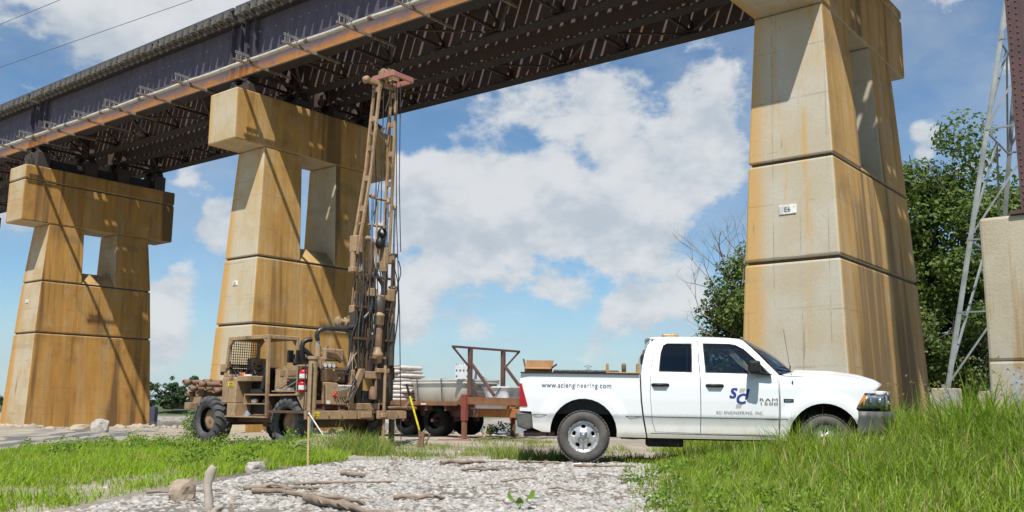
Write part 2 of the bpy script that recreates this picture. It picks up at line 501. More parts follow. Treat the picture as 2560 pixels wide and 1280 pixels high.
WC, W0, W1, W2, TC, T0, T1, T2, TIN = .836, .811, .986, 1.09, 3.865, 2.54, 2.76, 2.896, .8275
def frustum(mb, z0, z1, w0, w1, ya0, yb0, ya1, yb1):
    return mb.hexa([(-w0, ya0, z0), (w0, ya0, z0), (w0, yb0, z0), (-w0, yb0, z0), (-w1, ya1, z1), (w1, ya1, z1), (w1, yb1, z1), (-w1, yb1, z1)])
def pier(key, s, zg, l2, l1, zc, zt, zj, txt, label):
    m = CON[key]
    base = bw(s, 0, 0)
    p = thing('concrete_pier', base, label, 'bridge pier', 'concrete bridge piers', (0, 0, ROTZ))
    zb = zg - .8; k = l2 - zb
    wb, tb = W2 + .04 * k, T2 + .045 * k
    g = .035
    frustum(MB(), zb, l2 - g, wb, W2 + .002, -tb, tb, -T2, T2).build('lower_block', m, p, bevel=.05, seg=2)
    frustum(MB(), l2 + g, l1 - g, W2, W1 + .002, -T2, T2, -T1, T1).build('middle_block', m, p, bevel=.05, seg=2)
    for zz, w, tt in ((l2, W2, T2), (l1, W1, T1)):
        MB().box(-w + .07, w - .07, -tt + .07, tt - .07, zz - g - .03, zz + g + .03).build('joint', JOINT, p)
    for sg in (-1, 1):
        a0, b0, a1, b1 = (-T1, -TIN, -T0, -TIN) if sg < 0 else (TIN, T1, TIN, T0)
        frustum(MB(), l1 + g, zc - .012, W1, W0, a0, b0, a1, b1).build('leg', m, p, bevel=.04, seg=2)
    MB().prism([(-W1 + .02, l1 + .04), (W1 - .02, l1 + .04), (.42, l1 + .62), (-.42, l1 + .62)], -TIN - .05, TIN + .05, 'y').build('saddle', m, p, bevel=.02)
    if zj:
        MB().box(-WC, WC, -TC, TC, zc, zj - .025).build('cap', m, p, bevel=.06, seg=2)
        MB().box(-WC + .05, WC - .05, -TC + .05, TC - .05, zj - .05, zj + .05).build('joint', JOINT, p)
        MB().box(-WC - .003, WC + .003, -TC - .003, TC + .003, zj + .025, zt).build('cap_course', m, p, bevel=.06, seg=2)
    else:
        MB().box(-WC, WC, -TC, TC, zc, zt).build('cap', m, p, bevel=.06, seg=2)
    if txt:      # number plate on the end that faces the track; the end leans, so follow its batter
        zc_ = l2 + (l1 - l2) * (.50 if key == 'E' else .62)
        yy = -(T2 + (T1 - T2) * (zc_ - l2) / (l1 - l2))
        x0, hw, hh = (-.05, .2, .105) if key == 'E' else (-.14, .14, .085)
        pl = MB().box(x0 - hw, x0 + hw, yy - .03, yy + .02, zc_ - hh, zc_ + hh).build('number_plate', PLATE, p, bevel=.012)
        if key == 'L':
            return p
        V, F = text_mesh(txt, .155 if key == 'E' else .12)
        MB().add([(x0 + v[0], yy - .034, zc_ - .055 + v[1]) for v in V], F).build('lettering', INK, pl, fix=False)
    return p
pier('L', -27.03, -.5, 3.893, 6.344, 9.088, 11.775, 11.07, ' ', 'rust-streaked concrete pier farthest down the bridge, stones heaped at its foot')
pier('M', -10.42, -.2, 3.552, 5.988, 10.082, 12.005, None, 'E5', 'ochre-stained concrete pier standing right behind the drill rig')
pier('E', 10.18, 0., 4.045, 6.345, 9.977, 12.0, 11.7, 'E6', 'large pale concrete pier with plate E6, close behind the white pickup')

bb = MB().box(-.42, .42, -3.3, 3.3, 11.776, 12.28)
bb = bb.build('bearing_beam', mat('bearing_beam_steel', (.03, .026, .026), .7), bpy.data.objects['concrete_pier'], bevel=.02)
# ================================================================== steel spans
t = NT('girder_paint')
px_, py_, pz_ = t.xyz()
ns = t.noise(.5, 5, .6, stretch=(1, 1, 2.5)); nv = t.noise(3.2, 5, .65, stretch=(1.4, 1, .25)); gr = t.noise(22, 5, .7)
c = t.mix(t.ss(nv, .3, .7), (.105, .09, .115), (.072, .063, .085))
edge = t.math('ADD', t.math('ADD', pz_, t.math('MULTIPLY', t.math('SUBTRACT', ns, .5), -.75)), t.math('MULTIPLY', t.math('SUBTRACT', nv, .5), -.25))
rf = t.ss(edge, .62, .12)
c = t.mix(rf, c, t.mix(t.ss(gr, .3, .7), (.50, .225, .045), (.36, .14, .03)))
c = t.mix(t.ss(gr, .58, .8, 0, .4), c, (.09, .05, .035))
GIRDER = t.done(c, .62, 0, .35)
STEEL_DK = mat('girder_dark_steel', (.032, .028, .03), .7, col2=(.06, .038, .026), scale=1.6, amt=.7, bump=.2)
GIRDER_IN = mat('girder_inner_paint', (.10, .092, .115), .7, col2=(.12, .075, .045), scale=1.1, amt=.7)
FLANGE = mat('flange_weathered', (.036, .029, .026), .75, col2=(.024, .02, .02), scale=2.2, amt=.8, bump=.15)
TIE = mat('tie_timber', (.16, .15, .13), .9, col2=(.05, .045, .04), scale=7, amt=.8, bump=.4, bscale=24, stretch=(1, .15, 1))
RAIL = mat('rail_steel', (.12, .08, .06), .5, .6)
TIMBER_DK = mat('guard_timber', (.075, .08, .10), .85)
PIPE = mat('conduit_pipe_paint', (.52, .50, .40), .5, col2=(.42, .39, .30), scale=3)
GALV = mat('galvanised', (.40, .40, .39), .45, .3, col2=(.28, .28, .27), scale=4)
HANGER = mat('hanger_steel', (.28, .24, .19), .6, .2, col2=(.15, .10, .06))

GT = (-3.0, -.65, 1.05, 3.05)       # girder lines across the deck
GD = 2.25                            # girder depth
GRADE = .011
# shared pieces
tie_me = {}
def tie_mesh(hw):
    if hw not in tie_me:
        o = MB().box(-.148, .148, -hw, hw, 0, .27).build('tie', TIE); o.modifiers.clear()
        me = o.data; bpy.data.objects.remove(o); tie_me[hw] = me
    return tie_me[hw]
def span(s0, s1, label, arms, seed):
    L = s1 - s0
    z0 = 12.53 - GRADE * s0
    p = thing('bridge_span', bw(s0, 0, z0), label, 'bridge span', 'steel girder spans of the railway bridge', (0, GRADE, ROTZ))
    for gi, gt in enumerate(GT):
        mb = MB()
        fw = .25
        mb.box(0, L, gt - .012, gt + .012, .05, GD - .05)                 # web
        for sg in (-1, 1):                                                # end and bearing stiffeners
            for xx in (.06, .62, L - .62, L - .06):
                mb.box(xx - .012, xx + .012, gt + sg * .013, gt + sg * .21, .05, GD - .05)
        g = mb.build('girder', GIRDER if gi == 0 else GIRDER_IN, p, fix=True)
        MB().box(0, L, gt - fw, gt + fw, 0, .05).build('bottom_flange', FLANGE, g)
        MB().box(0, L, gt - fw, gt + fw, GD - .05, GD).build('top_flange', FLANGE, g)
        for xx in (.3, L - .3):
            b = MB()
            drop = {0: .35}.get(0)
            b.prism([(xx - .16, -.1), (xx + .16, -.1), (xx + .09, 0), (xx - .09, 0)], gt - .2, gt + .2, 'y')
            b.cyl((xx, gt - .27, -.13), (xx, gt + .27, -.13), .06, n=10)
            b.prism([(xx - .1, -.16), (xx + .1, -.16), (xx + .26, -.30), (xx - .26, -.30)], gt - .24, gt + .24, 'y')
            b.box(xx - .3, xx + .3, gt - .3, gt + .3, -1.05 if (s0 < -20 and xx < 1) or (s1 < -20 and xx > 1) else -.62, -.30)
            b.build('bearing', STEEL_DK, p, bevel=.01)
    for a, b in ((GT[0], GT[1]), (GT[2], GT[3])):                          # cross frames and laterals inside each pair
        nb = max(3, round(L / 2.6)); xs = [.35 + (L - .7) * i / nb for i in range(nb + 1)]
        for i, x in enumerate(xs):
            m_ = MB()
            m_.bar((x, a + .03, .28), (x, b - .03, GD - .3), .085); m_.bar((x + .09, a + .03, GD - .3), (x + .09, b - .03, .28), .085)
            m_.bar((x, a + .03, .2), (x, b - .03, .2), .1); m_.bar((x, a + .03, GD - .22), (x, b - .03, GD - .22), .1)
            m_.box(x - .16, x + .2, a + .02, a + .32, .12, .135); m_.box(x - .16, x + .2, b - .32, b - .02, .12, .135)
            m_.build('cross_frame', STEEL_DK, p)
            if i < nb:
                d = (a, b) if i % 2 else (b, a)
                s_ = 1 if d[0] < d[1] else -1
                MB().bar((x, d[0] + .03 * s_, .12), (xs[i + 1], d[1] - .03 * s_, .12), .1, .05).build('lateral_brace', STEEL_DK, p)
                MB().bar((x, d[0] + .03 * s_, GD - .16), (xs[i + 1], d[1] - .03 * s_, GD - .16), .1, .05).build('lateral_brace', STEEL_DK, p)
    rr = random.Random(seed)
    for c0, hw in ((-1.83, 1.90), (2.05, 1.90)):                            # open timber deck, one tie at a time
        n = int(L / .455)
        for i in range(n):
            o = bpy.data.objects.new('tie', tie_mesh(hw)); COL.objects.link(o); o.parent = p
            o.location = ((i + .5) * L / n + rr.uniform(-.02, .02), c0 + rr.uniform(-.035, .035), GD + .006 + rr.uniform(0, .01))
            o.rotation_euler = (0, 0, rr.uniform(-.012, .012)); o.scale = (rr.uniform(.88, 1.12), 1, 1)
        for rt in (-.75, .75):
            m_ = MB()
            y = c0 + rt; zt = GD + .29
            m_.box(0, L, y - .07, y + .07, zt, zt + .025).box(0, L, y - .01, y + .01, zt + .025, zt + .13).box(0, L, y - .036, y + .036, zt + .13, zt + .17)
            m_.build('rail', RAIL, p)
    for y in (-3.58, -.08, .30, 3.8):
        MB().box(0, L, y - .08, y + .08, GD + .292, GD + .40).build('guard_timber', TIMBER_DK, p)
    # conduit on hangers along the outer face
    if arms:
        zz, yy = .12, -3.97
        pts = [(x, yy, zz + .012 * math.sin(x * 1.9)) for x in np.linspace(-.12, L + .12, 40)]
        if s0 < -30:      # dips away past the far pier
            pts = [(x, yy, zz - .5 * smoothstep(x, L - 2.2, L - 5)) for x in np.linspace(0, L + .12, 60)]
        pp = MB().tube(pts, .075, 10).build('conduit', PIPE, p)
        for x in np.arange(1.6, L, 3.1):
            MB().cyl((x - .09, yy, zz), (x + .09, yy, zz), .092, n=10).build('coupling', HANGER, pp)
        for x in arms:
            h = MB()
            h.box(x - .03, x + .03, -4.66, -2.2, zz - .20, zz - .122)
            h.box(x - .05, x + .05, -3.28, -3.22, -.075, .07).box(x - .05, x + .05, -2.78, -2.72, -.075, .07).box(x - .02, x + .02, -4.06, -3.88, zz - .12, zz - .07)
            h.build('hanger_arm', HANGER, p)
            h = MB()
            for yo in (-4.55, -4.36, -4.17):
                h.cyl((x, yo, zz - .12), (x, yo, zz + .16), .014, n=6)
            h.box(x - .022, x + .022, -4.6, -3.9, zz + .085, zz + .105).box(x - .022, x + .022, -4.6, -4.05, zz + .14, zz + .16)
            h.build('hanger_clamp', GALV, p)
    return p
span(-47.0, -27.12, 'steel girder span at the far end, running out of view beyond the farthest pier', (12.2, 14.6, 17.0, 19.2), 1)
span(-26.94, -10.50, 'steel girder span between the farthest pier and the pier behind the drill rig', (1.4, 3.9, 6.6, 9.2, 11.9, 14.4), 2)
span(-10.34, 10.10, 'long steel girder span over the drill mast, ending at the pier behind the pickup', (1.6, 4.3, 7.0, 9.6, 12.2, 15., 18.), 3)
span(10.26, 31.0, 'steel girder span carried on past the pier behind the pickup, out of the top', (), 4)
# ================================================================== white pickup
t = NT('truck_paint')
_, _, pz_ = t.xyz()
dn = t.noise(3.2, 6, .65); dn2 = t.noise(17, 5, .7)
dust = t.ss(t.math('ADD', pz_, t.math('MULTIPLY', t.math('SUBTRACT', dn, .5), -.45)), .78, .30, 0, .75)
dust = t.math('ADD', dust, t.ss(dn2, .55, .85, 0, .05))
c = t.mix(dust, (.685, .70, .715), (.46, .41, .30))
PAINT = t.done(c, t.ss(dust, 0, .5, .22, .75), 0, .5)
PAINT.node_tree.nodes['Principled BSDF'].inputs['Coat Weight'].default_value = .35
BLACKPL = mat('black_plastic', (.011, .011, .012), .45, col2=(.018, .018, .018), scale=8, spec=.3)
TRIM = mat('grey_bumper', (.055, .06, .065), .55, col2=(.11, .105, .09), scale=4)
RUB = mat('door_seam', (.02, .02, .02), .8)
TYRE = mat('tyre_rubber', (.045, .045, .045), .85, col2=(.12, .11, .095), scale=5, amt=.8, bump=.25, bscale=45)
RIMM = mat('steel_rim', (.55, .56, .57), .38, .55, col2=(.38, .37, .35), scale=6)
REDL = mat('tail_lamp_red', (.42, .012, .015), .18, col2=(.25, .005, .01), scale=5)
AMBER = mat('amber_lens', (.65, .25, .03), .2)
CHROME = mat('chrome', (.7, .7, .72), .12, 1., amt=.2)
SEAT = mat('cab_upholstery', (.03, .032, .036), .8)
UNDER = mat('underbody', (.02, .019, .018), .85)
BLUE = mat('decal_blue', (.02, .035, .25), .4, amt=.1)
GREYINK = mat('decal_grey', (.07, .07, .075), .4, amt=.1)
def glass(name, tint, gl):
    t = NT(name)
    tr = t.n('ShaderNodeBsdfTransparent'); tr.inputs[0].default_value = (*tint, 1)
    gs = t.n('ShaderNodeBsdfGlossy'); gs.inputs['Roughness'].default_value = .02; gs.inputs[0].default_value = (.85, .9, .95, 1)
    fr = t.n('ShaderNodeFresnel'); fr.inputs[0].default_value = 1.5
    mx = t.n('ShaderNodeMixShader'); t.put(t.math('ADD', fr.outputs[0], gl, True), mx.inputs[0])
    t.t.links.new(tr.outputs[0], mx.inputs[1]); t.t.links.new(gs.outputs[0], mx.inputs[2]); t.t.links.new(mx.outputs[0], t.o.inputs[0])
    return t.m
TINT = glass('glass_privacy', (.035, .04, .045), .02)
CLEAR = glass('glass_clear', (.34, .42, .44), .04)
LENS = glass('glass_lens', (.85, .88, .9), .08)

YAW = math.radians(-5)
truck = thing('pickup_truck', (1.0917 + .0872, 14.0 + .9962, 0.015), 'white four-door pickup truck parked in the grass, with blue door lettering', 'pickup truck', None, (0, .007, YAW))

def arc(cx, cz, r, a0, a1, n=16):
    return [(cx + r * math.cos(math.radians(a0 + (a1 - a0) * i / n)), cz + r * math.sin(math.radians(a0 + (a1 - a0) * i / n))) for i in range(n + 1)]
_WZ = ([.30, .36, .45, .58, .66, .705, .72, .95, 1.15, 1.30, 1.34, 1.45, 1.6, 1.75, 1.84, 1.89], [.90, .925, .952, .955, .975, .994, 1.0, 1.004, .995, .972, .945, .905, .852, .790, .735, .68])
def Wd(x, z):
    w = float(np.interp(z if x > .86 else min(z, 1.22), *_WZ))
    for cx, cz in ((0, .45), (3.53, .42)):
        r = math.hypot(x - cx, z - cz)
        if z > .3:
            w += .038 * smoothstep(r, .74, .56)
    if x > 3.9:
        w -= .30 * ((x - 3.9) / .72) ** 2.2
    if x < -.8:
        w -= .25 * (-.8 - x) ** 1.5
    return w
def side_panel(name, outline, material, parent, holes=(), step=.042, inset=0., thick=.025, label=None):
    made = None
    V, F = sheet(outline, lambda u, v: (u, -(Wd(u, v) - inset), v), holes, step)
    for sg in (1, -1):
        mb = MB(); mb.add([(x, y * sg, z) for x, y, z in V], F, True)
        o = mb.build(name, material, parent)
        o.data.update()
        ny = sum(p.normal.y * p.area for p in o.data.polygons)
        if ny * sg > 0:
            o.data.flip_normals()
        if thick and thick < .01:
            m_ = o.modifiers.new('thickness', 'SOLIDIFY'); m_.thickness = thick; m_.offset = -1
        else:      # true surface normals, so that the triangulation never shows in the paint
            h_ = .02; NN = []
            for v_ in o.data.vertices:
                x_, z_ = v_.co.x, v_.co.z
                wx = (Wd(x_ + h_, z_) - Wd(x_ - h_, z_)) / (2 * h_); wz = (Wd(x_, z_ + h_) - Wd(x_, z_ - h_)) / (2 * h_)
                NN.append(Vector((-wx, -sg, -wz)).normalized())
            o.data.normals_split_custom_set_from_vertices(NN)
        if made is None:
            made = o
    return made       # the near side one
def surf(fn, nu, nv, name, material, parent, thick=0., **kw):
    V = [fn(i / nu, -1 + 2 * j / nv) for i in range(nu + 1) for j in range(nv + 1)]
    F = [(i * (nv + 1) + j, (i + 1) * (nv + 1) + j, (i + 1) * (nv + 1) + j + 1, i * (nv + 1) + j + 1) for i in range(nu) for j in range(nv)]
    o = MB().add(V, F, True).build(name, material, parent, **kw)
    if thick:
        m_ = o.modifiers.new('thickness', 'SOLIDIFY'); m_.thickness = thick; m_.offset = 0
    return o
bed_out = [(-.965, 1.315), (.842, 1.325), (.845, 1.15), (.853, .93), (.878, .70), (.936, .40), (.93, .385)] + arc(0, .45, .5, -7, 181) + [(-.62, .445), (-.76, .50), (-.785, .745), (-.962, .752)]
side_panel('bed_side', bed_out, PAINT, truck)
rd = [(1.008, 1.335), (1.0, 1.0), (1.03, .62), (1.075, .478), (1.735, .468), (1.738, 1.0), (1.736, 1.335), (1.726, 1.845), (1.25, 1.842), (1.15, 1.80), (1.085, 1.69), (1.035, 1.5)]
fd = [(1.746, 1.335), (1.748, 1.0), (1.745, .468), (2.80, .462), (2.868, .56), (2.884, 1.0), (2.876, 1.30), (2.842, 1.348), (2.66, 1.56), (2.44, 1.79), (2.34, 1.838), (1.736, 1.845)]
rw = [(1.128, 1.37), (1.628, 1.362), (1.648, 1.815), (1.27, 1.812), (1.205, 1.775), (1.165, 1.65)]
fw_ = [(1.824, 1.362), (2.79, 1.350), (2.62, 1.535), (2.42, 1.735), (2.30, 1.80), (2.2, 1.815), (1.808, 1.818)]
def grow(poly, d):
    cx = sum(p[0] for p in poly) / len(poly); cz = sum(p[1] for p in poly) / len(poly)
    n = len(poly); out = []
    A = sum(poly[i][0] * poly[(i + 1) % n][1] - poly[(i + 1) % n][0] * poly[i][1] for i in range(n)); sgn = 1 if A > 0 else -1
    for i in range(n):
        a, b, c_ = Vector(poly[i - 1]), Vector(poly[i]), Vector(poly[(i + 1) % n])
        n1 = Vector(((b - a).y, -(b - a).x)).normalized() * sgn; n2 = Vector(((c_ - b).y, -(c_ - b).x)).normalized() * sgn
        m_ = (n1 + n2).normalized(); k = d / max(.4, m_.dot(n1))
        out.append((b.x + m_.x * k, b.y + m_.y * k))
    return out
cab_out = [(.958, .385), (.903, .70), (.876, .93), (.866, 1.15), (.868, 1.335), (.885, 1.46), (.925, 1.64), (.985, 1.78), (1.08, 1.868), (1.3, 1.886), (2.30, 1.886), (2.42, 1.868), (2.62, 1.665), (2.90, 1.35), (2.892, 1.0), (2.882, .56), (2.86, .385)]
side_panel('cab_frame', cab_out, PAINT, truck, holes=[grow(rd, .005), grow(fd, .005)][:0] or [grow([p for p in rd], .006), grow([p for p in fd], .0045)])
drs = []
for nm, o_, w_, gm in (('rear_door', rd, rw, TINT), ('front_door', fd, fw_, CLEAR)):
    d_ = side_panel(nm, o_, PAINT, truck, holes=[w_], step=.042)
    drs.append(d_)
    side_panel('window', grow(w_, .01), gm, d_, inset=.014, thick=0)
    fr_ = side_panel('window_seal', grow(w_, .004), BLACKPL, d_, holes=[grow(w_, -.016)], inset=.004, thick=.006, step=.12)
fend = [(2.897, .56), (2.906, 1.0), (2.900, 1.338), (3.3, 1.318), (3.7, 1.285), (4.0, 1.23), (4.2, 1.165), (4.33, 1.10), (4.13, 1.095), (4.05, .97), (3.985, .865), (4.045, .80), (4.05, .70)] + arc(3.53, .42, .515, 14, 188, 18) + [(2.99, .385), (2.875, .385)]
fe = side_panel('front_fender', fend, PAINT, truck)
# dark liners behind the wheel openings, sill and chassis
for cx, cz, r in ((0, .45, .56), (3.53, .42, .575)):
    for sg in (-1, 1):
        m_ = MB(); pr = arc(cx, cz, r, -8, 188, 18); n = len(pr)
        V = [(x, sg * .93, z) for x, z in pr] + [(x, sg * .5, z) for x, z in pr]
        m_.add(V, [(i, i + 1, n + i + 1, n + i) for i in range(n - 1)] + [tuple(range(n, 2 * n))], False)
        m_.build('wheel_liner', UNDER, truck)
MB().box(-.9, 4.25, -.42, .42, .40, .62).box(.55, 3.0, -.88, .88, .36, .46).box(-.12, .12, -.8, .8, .30, .44).box(3.42, 3.6, -.8, .8, .30, .42).box(.95, 1.5, -.80, -.45, .25, .42).build('chassis', UNDER, truck, bevel=.02)
# roof, hood, screen
surf(lambda u, v: (1.03 + (2.36 - 1.03 + .17 * (1 - v * v)) * u - .05 * (1 - v * v) * (1 - u), v * .70, 1.878 + .062 * (1 - abs(v) ** 2.4) * (1 - .55 * (2 * abs(u - .45)) ** 4)), 14, 16, 'roof', PAINT, truck, thick=.03)
def ws(u, v):
    b = Vector((2.885 + .40 * (1 - abs(v) ** 2.2), v * .90, 1.352 + .055 * (1 - v * v))); tt = Vector((2.40 + .17 * (1 - v * v), v * .685, 1.868 + .05 * (1 - abs(v) ** 2.4)))
    p = b.lerp(tt, u); p.x += .05 * math.sin(math.pi * u); p.z += .02 * math.sin(math.pi * u)
    return tuple(p)
surf(ws, 10, 16, 'windscreen', glass('glass_windscreen', (.38, .46, .46), .22), truck)
for sg in (-1, 1):       # black frit edge of the screen
    MB().tube([ws(k / 8, sg * .985) for k in range(9)], .022, 6).build('screen_seal', BLACKPL, truck)
def hood(u, v):
    xr, xf = 2.95 + .34 * (1 - abs(v) ** 2.2), 4.30 + .31 * (1 - abs(v) ** 2.5)
    x = xr + (xf - xr) * u
    ze = float(np.interp(x, [2.9, 3.3, 3.7, 4.0, 4.2, 4.35, 4.6], [1.335, 1.317, 1.283, 1.228, 1.163, 1.09, .99])); zc = float(np.interp(x, [2.9, 3.3, 3.8, 4.2, 4.45, 4.6, 4.67], [1.42, 1.415, 1.405, 1.36, 1.295, 1.215, 1.14]))
    w = float(np.interp(x, [2.9, 3.6, 4.0, 4.3, 4.6], [.962, .965, .95, .855, .72]))
    k = 1 - abs(v) ** 3.2
    bul = .022 * smoothstep(abs(v), .62, .5)
    return (x, v * w, ze + .004 + (zc - ze) * k + bul * k)
surf(hood, 22, 28, 'hood', PAINT, truck, thick=.02)
MB().add(*(lambda q: (q, [(0, 1, 2, 3)]))([(3.0, -.88, 1.33), (3.0, .88, 1.33), (3.33, .5, 1.385), (3.33, -.5, 1.385)])).build('cowl', BLACKPL, truck, fix=False)
for y0 in (-.62, .05):   # wipers
    MB().tube([ws(0.0, y0 + .1), tuple(Vector(ws(.10, y0 - .12)) + Vector((.03, 0, .03))), tuple(Vector(ws(.13, y0 - .28)) + Vector((.03, 0, .03)))], .011, 6).build('wiper', BLACKPL, truck)
# nose
def nose(a, z):      # a: 0 at the flank, 1 in the middle
    x = float(np.interp(a, [0, .12, .3, .55, 1], [3.99, 4.17, 4.45, 4.61, 4.71])); y = float(np.interp(a, [0, .12, .3, .55, 1], [.985, .955, .83, .55, 0]))
    return x - .10 * (z - .95) ** 2 * 2 - .05 * max(0, z - 1.0), y
def nose_strip(name, a0, a1, z0, z1, material, out=0., both=True, n=12, taper=None):
    res = None
    for sg in ((-1, 1) if both else (-1,)):
        V = []
        for i in range(n + 1):
            a = a0 + (a1 - a0) * i / n
            za, zb = (z0, z1) if taper is None else taper(i / n)
            for k in range(5):
                z = za + (zb - za) * k / 4
                x, y = nose(a, z); l = 1 + out / max(.3, math.hypot(x - 3.4, y))
                V.append((3.4 + (x - 3.4) * l, sg * y * l, z))
        F = [(i * 5 + k, (i + 1) * 5 + k, (i + 1) * 5 + k + 1, i * 5 + k + 1) for i in range(n) for k in range(4)]
        o = MB().add(V, F, True).build(name, material, truck)
        m_ = o.modifiers.new('thickness', 'SOLIDIFY'); m_.thickness = .02; m_.offset = 0
        res = res or o
    return res
nose_strip('front_panel', .0, 1, .78, 1.10, BLACKPL, -.03)
nose_strip('hood_lip', .22, 1, 1.06, 1.13, PAINT, -.005)
nose_strip('grille_surround', .32, .42, .84, 1.10, CHROME, .005)
nose_strip('grille', .42, 1, .82, 1.075, BLACKPL, .0)
nose_strip('grille_bar', .42, 1, .93, .97, CHROME, .012)
nose_strip('bumper', .0, 1, .47, .83, TRIM, .05)
nose_strip('headlight_reflector', .03, .30, .87, 1.06, mat('lamp_reflector', (.62, .66, .70), .25, .5), -.012, taper=lambda q: (.87, .90 + .16 * min(1, q / .38)))
hl = nose_strip('headlight', .015, .315, .855, 1.085, LENS, .005, taper=lambda q: (.86 - .0 * q, .90 + .19 * min(1, q / .38)))
for sg in (-1, 1):
    m_ = MB()
    x, y = nose(.16, .97)
    m_.lathe([(0, -.02), (.075, 0), (.085, .05)], (x - .06, sg * (y - .05), .97), 'x', 14)
    x, y = nose(.27, .97)
    m_.lathe([(0, -.02), (.07, 0), (.08, .05)], (x - .08, sg * (y - .03), .97), 'x', 14)
    m_.build('headlight_bowl', CHROME, truck)
    x, y = nose(.05, .95)
    MB().prism([(3.99, .88), (4.10, .89), (4.155, 1.06), (4.12, 1.075)], sg * (y + .008), sg * (y - .03), 'y').build('turn_lamp', AMBER, truck)
# tail
MB().prism([(-1.03, .735), (-.79, .738), (-.765, .50), (-.86, .47), (-1.0, .515)], -.975, .975, 'y').build('rear_bumper', TRIM, truck, bevel=.025, seg=2)
side_panel('tail_lamp', [(-.972, 1.165), (-.935, 1.163), (-.915, 1.08), (-.842, .835), (-.86, .82), (-.97, .822)], REDL, truck, inset=-.012, thick=.03, step=.05)
MB().box(-.965, -.93, -.80, .80, .78, 1.31).build('tailgate', PAINT, truck, bevel=.015)
MB().box(-.93, .84, -.90, .90, .72, .76).box(.80, .84, -.90, .90, .76, 1.32).box(-.93, .80, -.90, -.86, .76, 1.30).box(-.93, .80, .86, .90, .76, 1.30).build('bed_liner', BLACKPL, truck)
for sg in (-1, 1):
    MB().box(-.96, .838, sg * .975 - .045, sg * .975 + .02, 1.318, 1.338).build('bed_rail', BLACKPL, truck, bevel=.006)
MB().box(.868, .90, -.86, .86, .45, 1.34).box(1.01, 1.04, -.70, .70, 1.745, 1.865).build('cab_back', PAINT, truck)
MB().add([(.895, -.84, 1.34), (.895, .84, 1.34), (1.01, .72, 1.745), (1.01, -.72, 1.745)], [(0, 1, 2, 3)]).build('rear_window', TINT, truck, fix=False)
MB().cyl((-.93, -.52, .40), (-.45, -.52, .42), .045, n=12).build('exhaust', mat('exhaust_steel', (.22, .19, .16), .5, .7), truck)
# crease line, seams
side_panel('body_crease', [(-.77, .697), (-.77, .704), (-.55, .704), (-.55, .697)], GREYINK, truck, inset=-.002, thick=.003, step=.2)
for a, b in ((.63, .872), (.912, 1.735), (1.75, 2.88), (2.91, 3.0)):
    side_panel('body_crease', [(a, .694), (a, .702), (b, .700), (b, .692)], GREYINK, truck, inset=-.002, thick=.003, step=.2)
side_panel('sill_line', [(1.0, .452), (1.0, .458), (2.84, .452), (2.84, .446)], RUB, truck, inset=-.002, thick=.003, step=.3)
# cab inside
MB().box(1.0, 2.9, -.80, .80, .60, .66).box(2.70, 3.0, -.82, .82, .95, 1.33).build('cab_floor', SEAT, truck, bevel=.03)
for y in (-.42, .42):
    for x0, nm in ((1.02, 'rear_seat'), (1.92, 'front_seat')):
        m_ = MB().prism([(x0 + .05, .70), (x0 + .55, .74), (x0 + .55, .88), (x0 + .15, .88), (x0 + .0, 1.48), (x0 - .10, 1.46), (x0 - .02, .8)], y - .26, y + .26, 'y')
        m_.box(x0 - .09, x0 + .02, y - .13, y + .13, 1.52, 1.70).build(nm, SEAT, truck, bevel=.04, seg=2)
MB().lathe([(.165 + .018 * math.cos(a), .018 * math.sin(a)) for a in np.linspace(0, 2 * math.pi, 9)], (2.62, .42, 1.25), 'x', 20).build('steering_wheel', BLACKPL, truck)
# mirrors, handles, badges
for sg in (-1, 1):
    m_ = MB()
    R = Matrix.Rotation(sg * .12, 3, 'Z')
    m_.cbox((2.51, sg * 1.15, 1.445), (.17, .29, .19), R)
    mo = m_.build('mirror', BLACKPL, truck, bevel=.035, seg=3)
    MB().prism([(2.50, 1.40), (2.58, 1.40), (2.80, 1.345), (2.76, 1.335), (2.56, 1.352)], sg * .93, sg * 1.07, 'y').build('mirror_arm', BLACKPL, mo, bevel=.015)
for d_, x0 in ((drs[0], 1.03), (drs[1], 1.835)):
    m_ = MB()
    y = -Wd(x0 + .1, 1.17)
    m_.tube([(x0, y + .005, 1.17), (x0 + .03, y - .035, 1.172), (x0 + .2, y - .035, 1.172), (x0 + .235, y + .005, 1.17)], .024, 8)
    m_.build('handle', BLACKPL, d_)
    MB().prism([(x0 + .02, 1.145), (x0 + .21, 1.145), (x0 + .19, 1.125), (x0 + .04, 1.125)], y - .003, y + .01, 'y').build('handle_cup', RUB, d_)
def decal(V, F, x0, z0, material, parent, name='lettering', off=.009):
    return MB().add([(x0 + v[0], -(Wd(x0 + v[0], z0 + v[1]) + off), z0 + v[1]) for v in V], F).build(name, material, parent, fix=False)
def wide(V, sx, sz=1.0):
    return [(v[0] * sx, v[1] * sz, 0) for v in V]
V, F = text_mesh('www.sciengineering.com', .112, 0, 0, 'LEFT', 1.06)
k = 1.05 / max(v[0] for v in V)
decal(wide(V, k), F, -.635, 1.112, GREYINK, truck)
V, F = text_mesh('SCI ENGINEERING, INC.', .062, 0, 0, 'LEFT', 1.1)
k = .69 / max(v[0] for v in V)
decal(wide(V, k), F, 1.965, .758, GREYINK, drs[1])
for ch, x0, z0, sz in (('S', 2.150, .995, .205), ('C', 2.238, .915, .205), ('I', 2.372, .98, .21)):
    V, F = text_mesh(ch, sz, .25, 0, 'LEFT')
    # fatten the strokes
    for dx in (0, .007, .014):
        for dz in (0, .006):
            decal(wide(V, 1.05), F, x0 + dx, z0 + dz, BLUE, drs[1], 'logo_letter', .009 + dx * .05 + dz * .03)
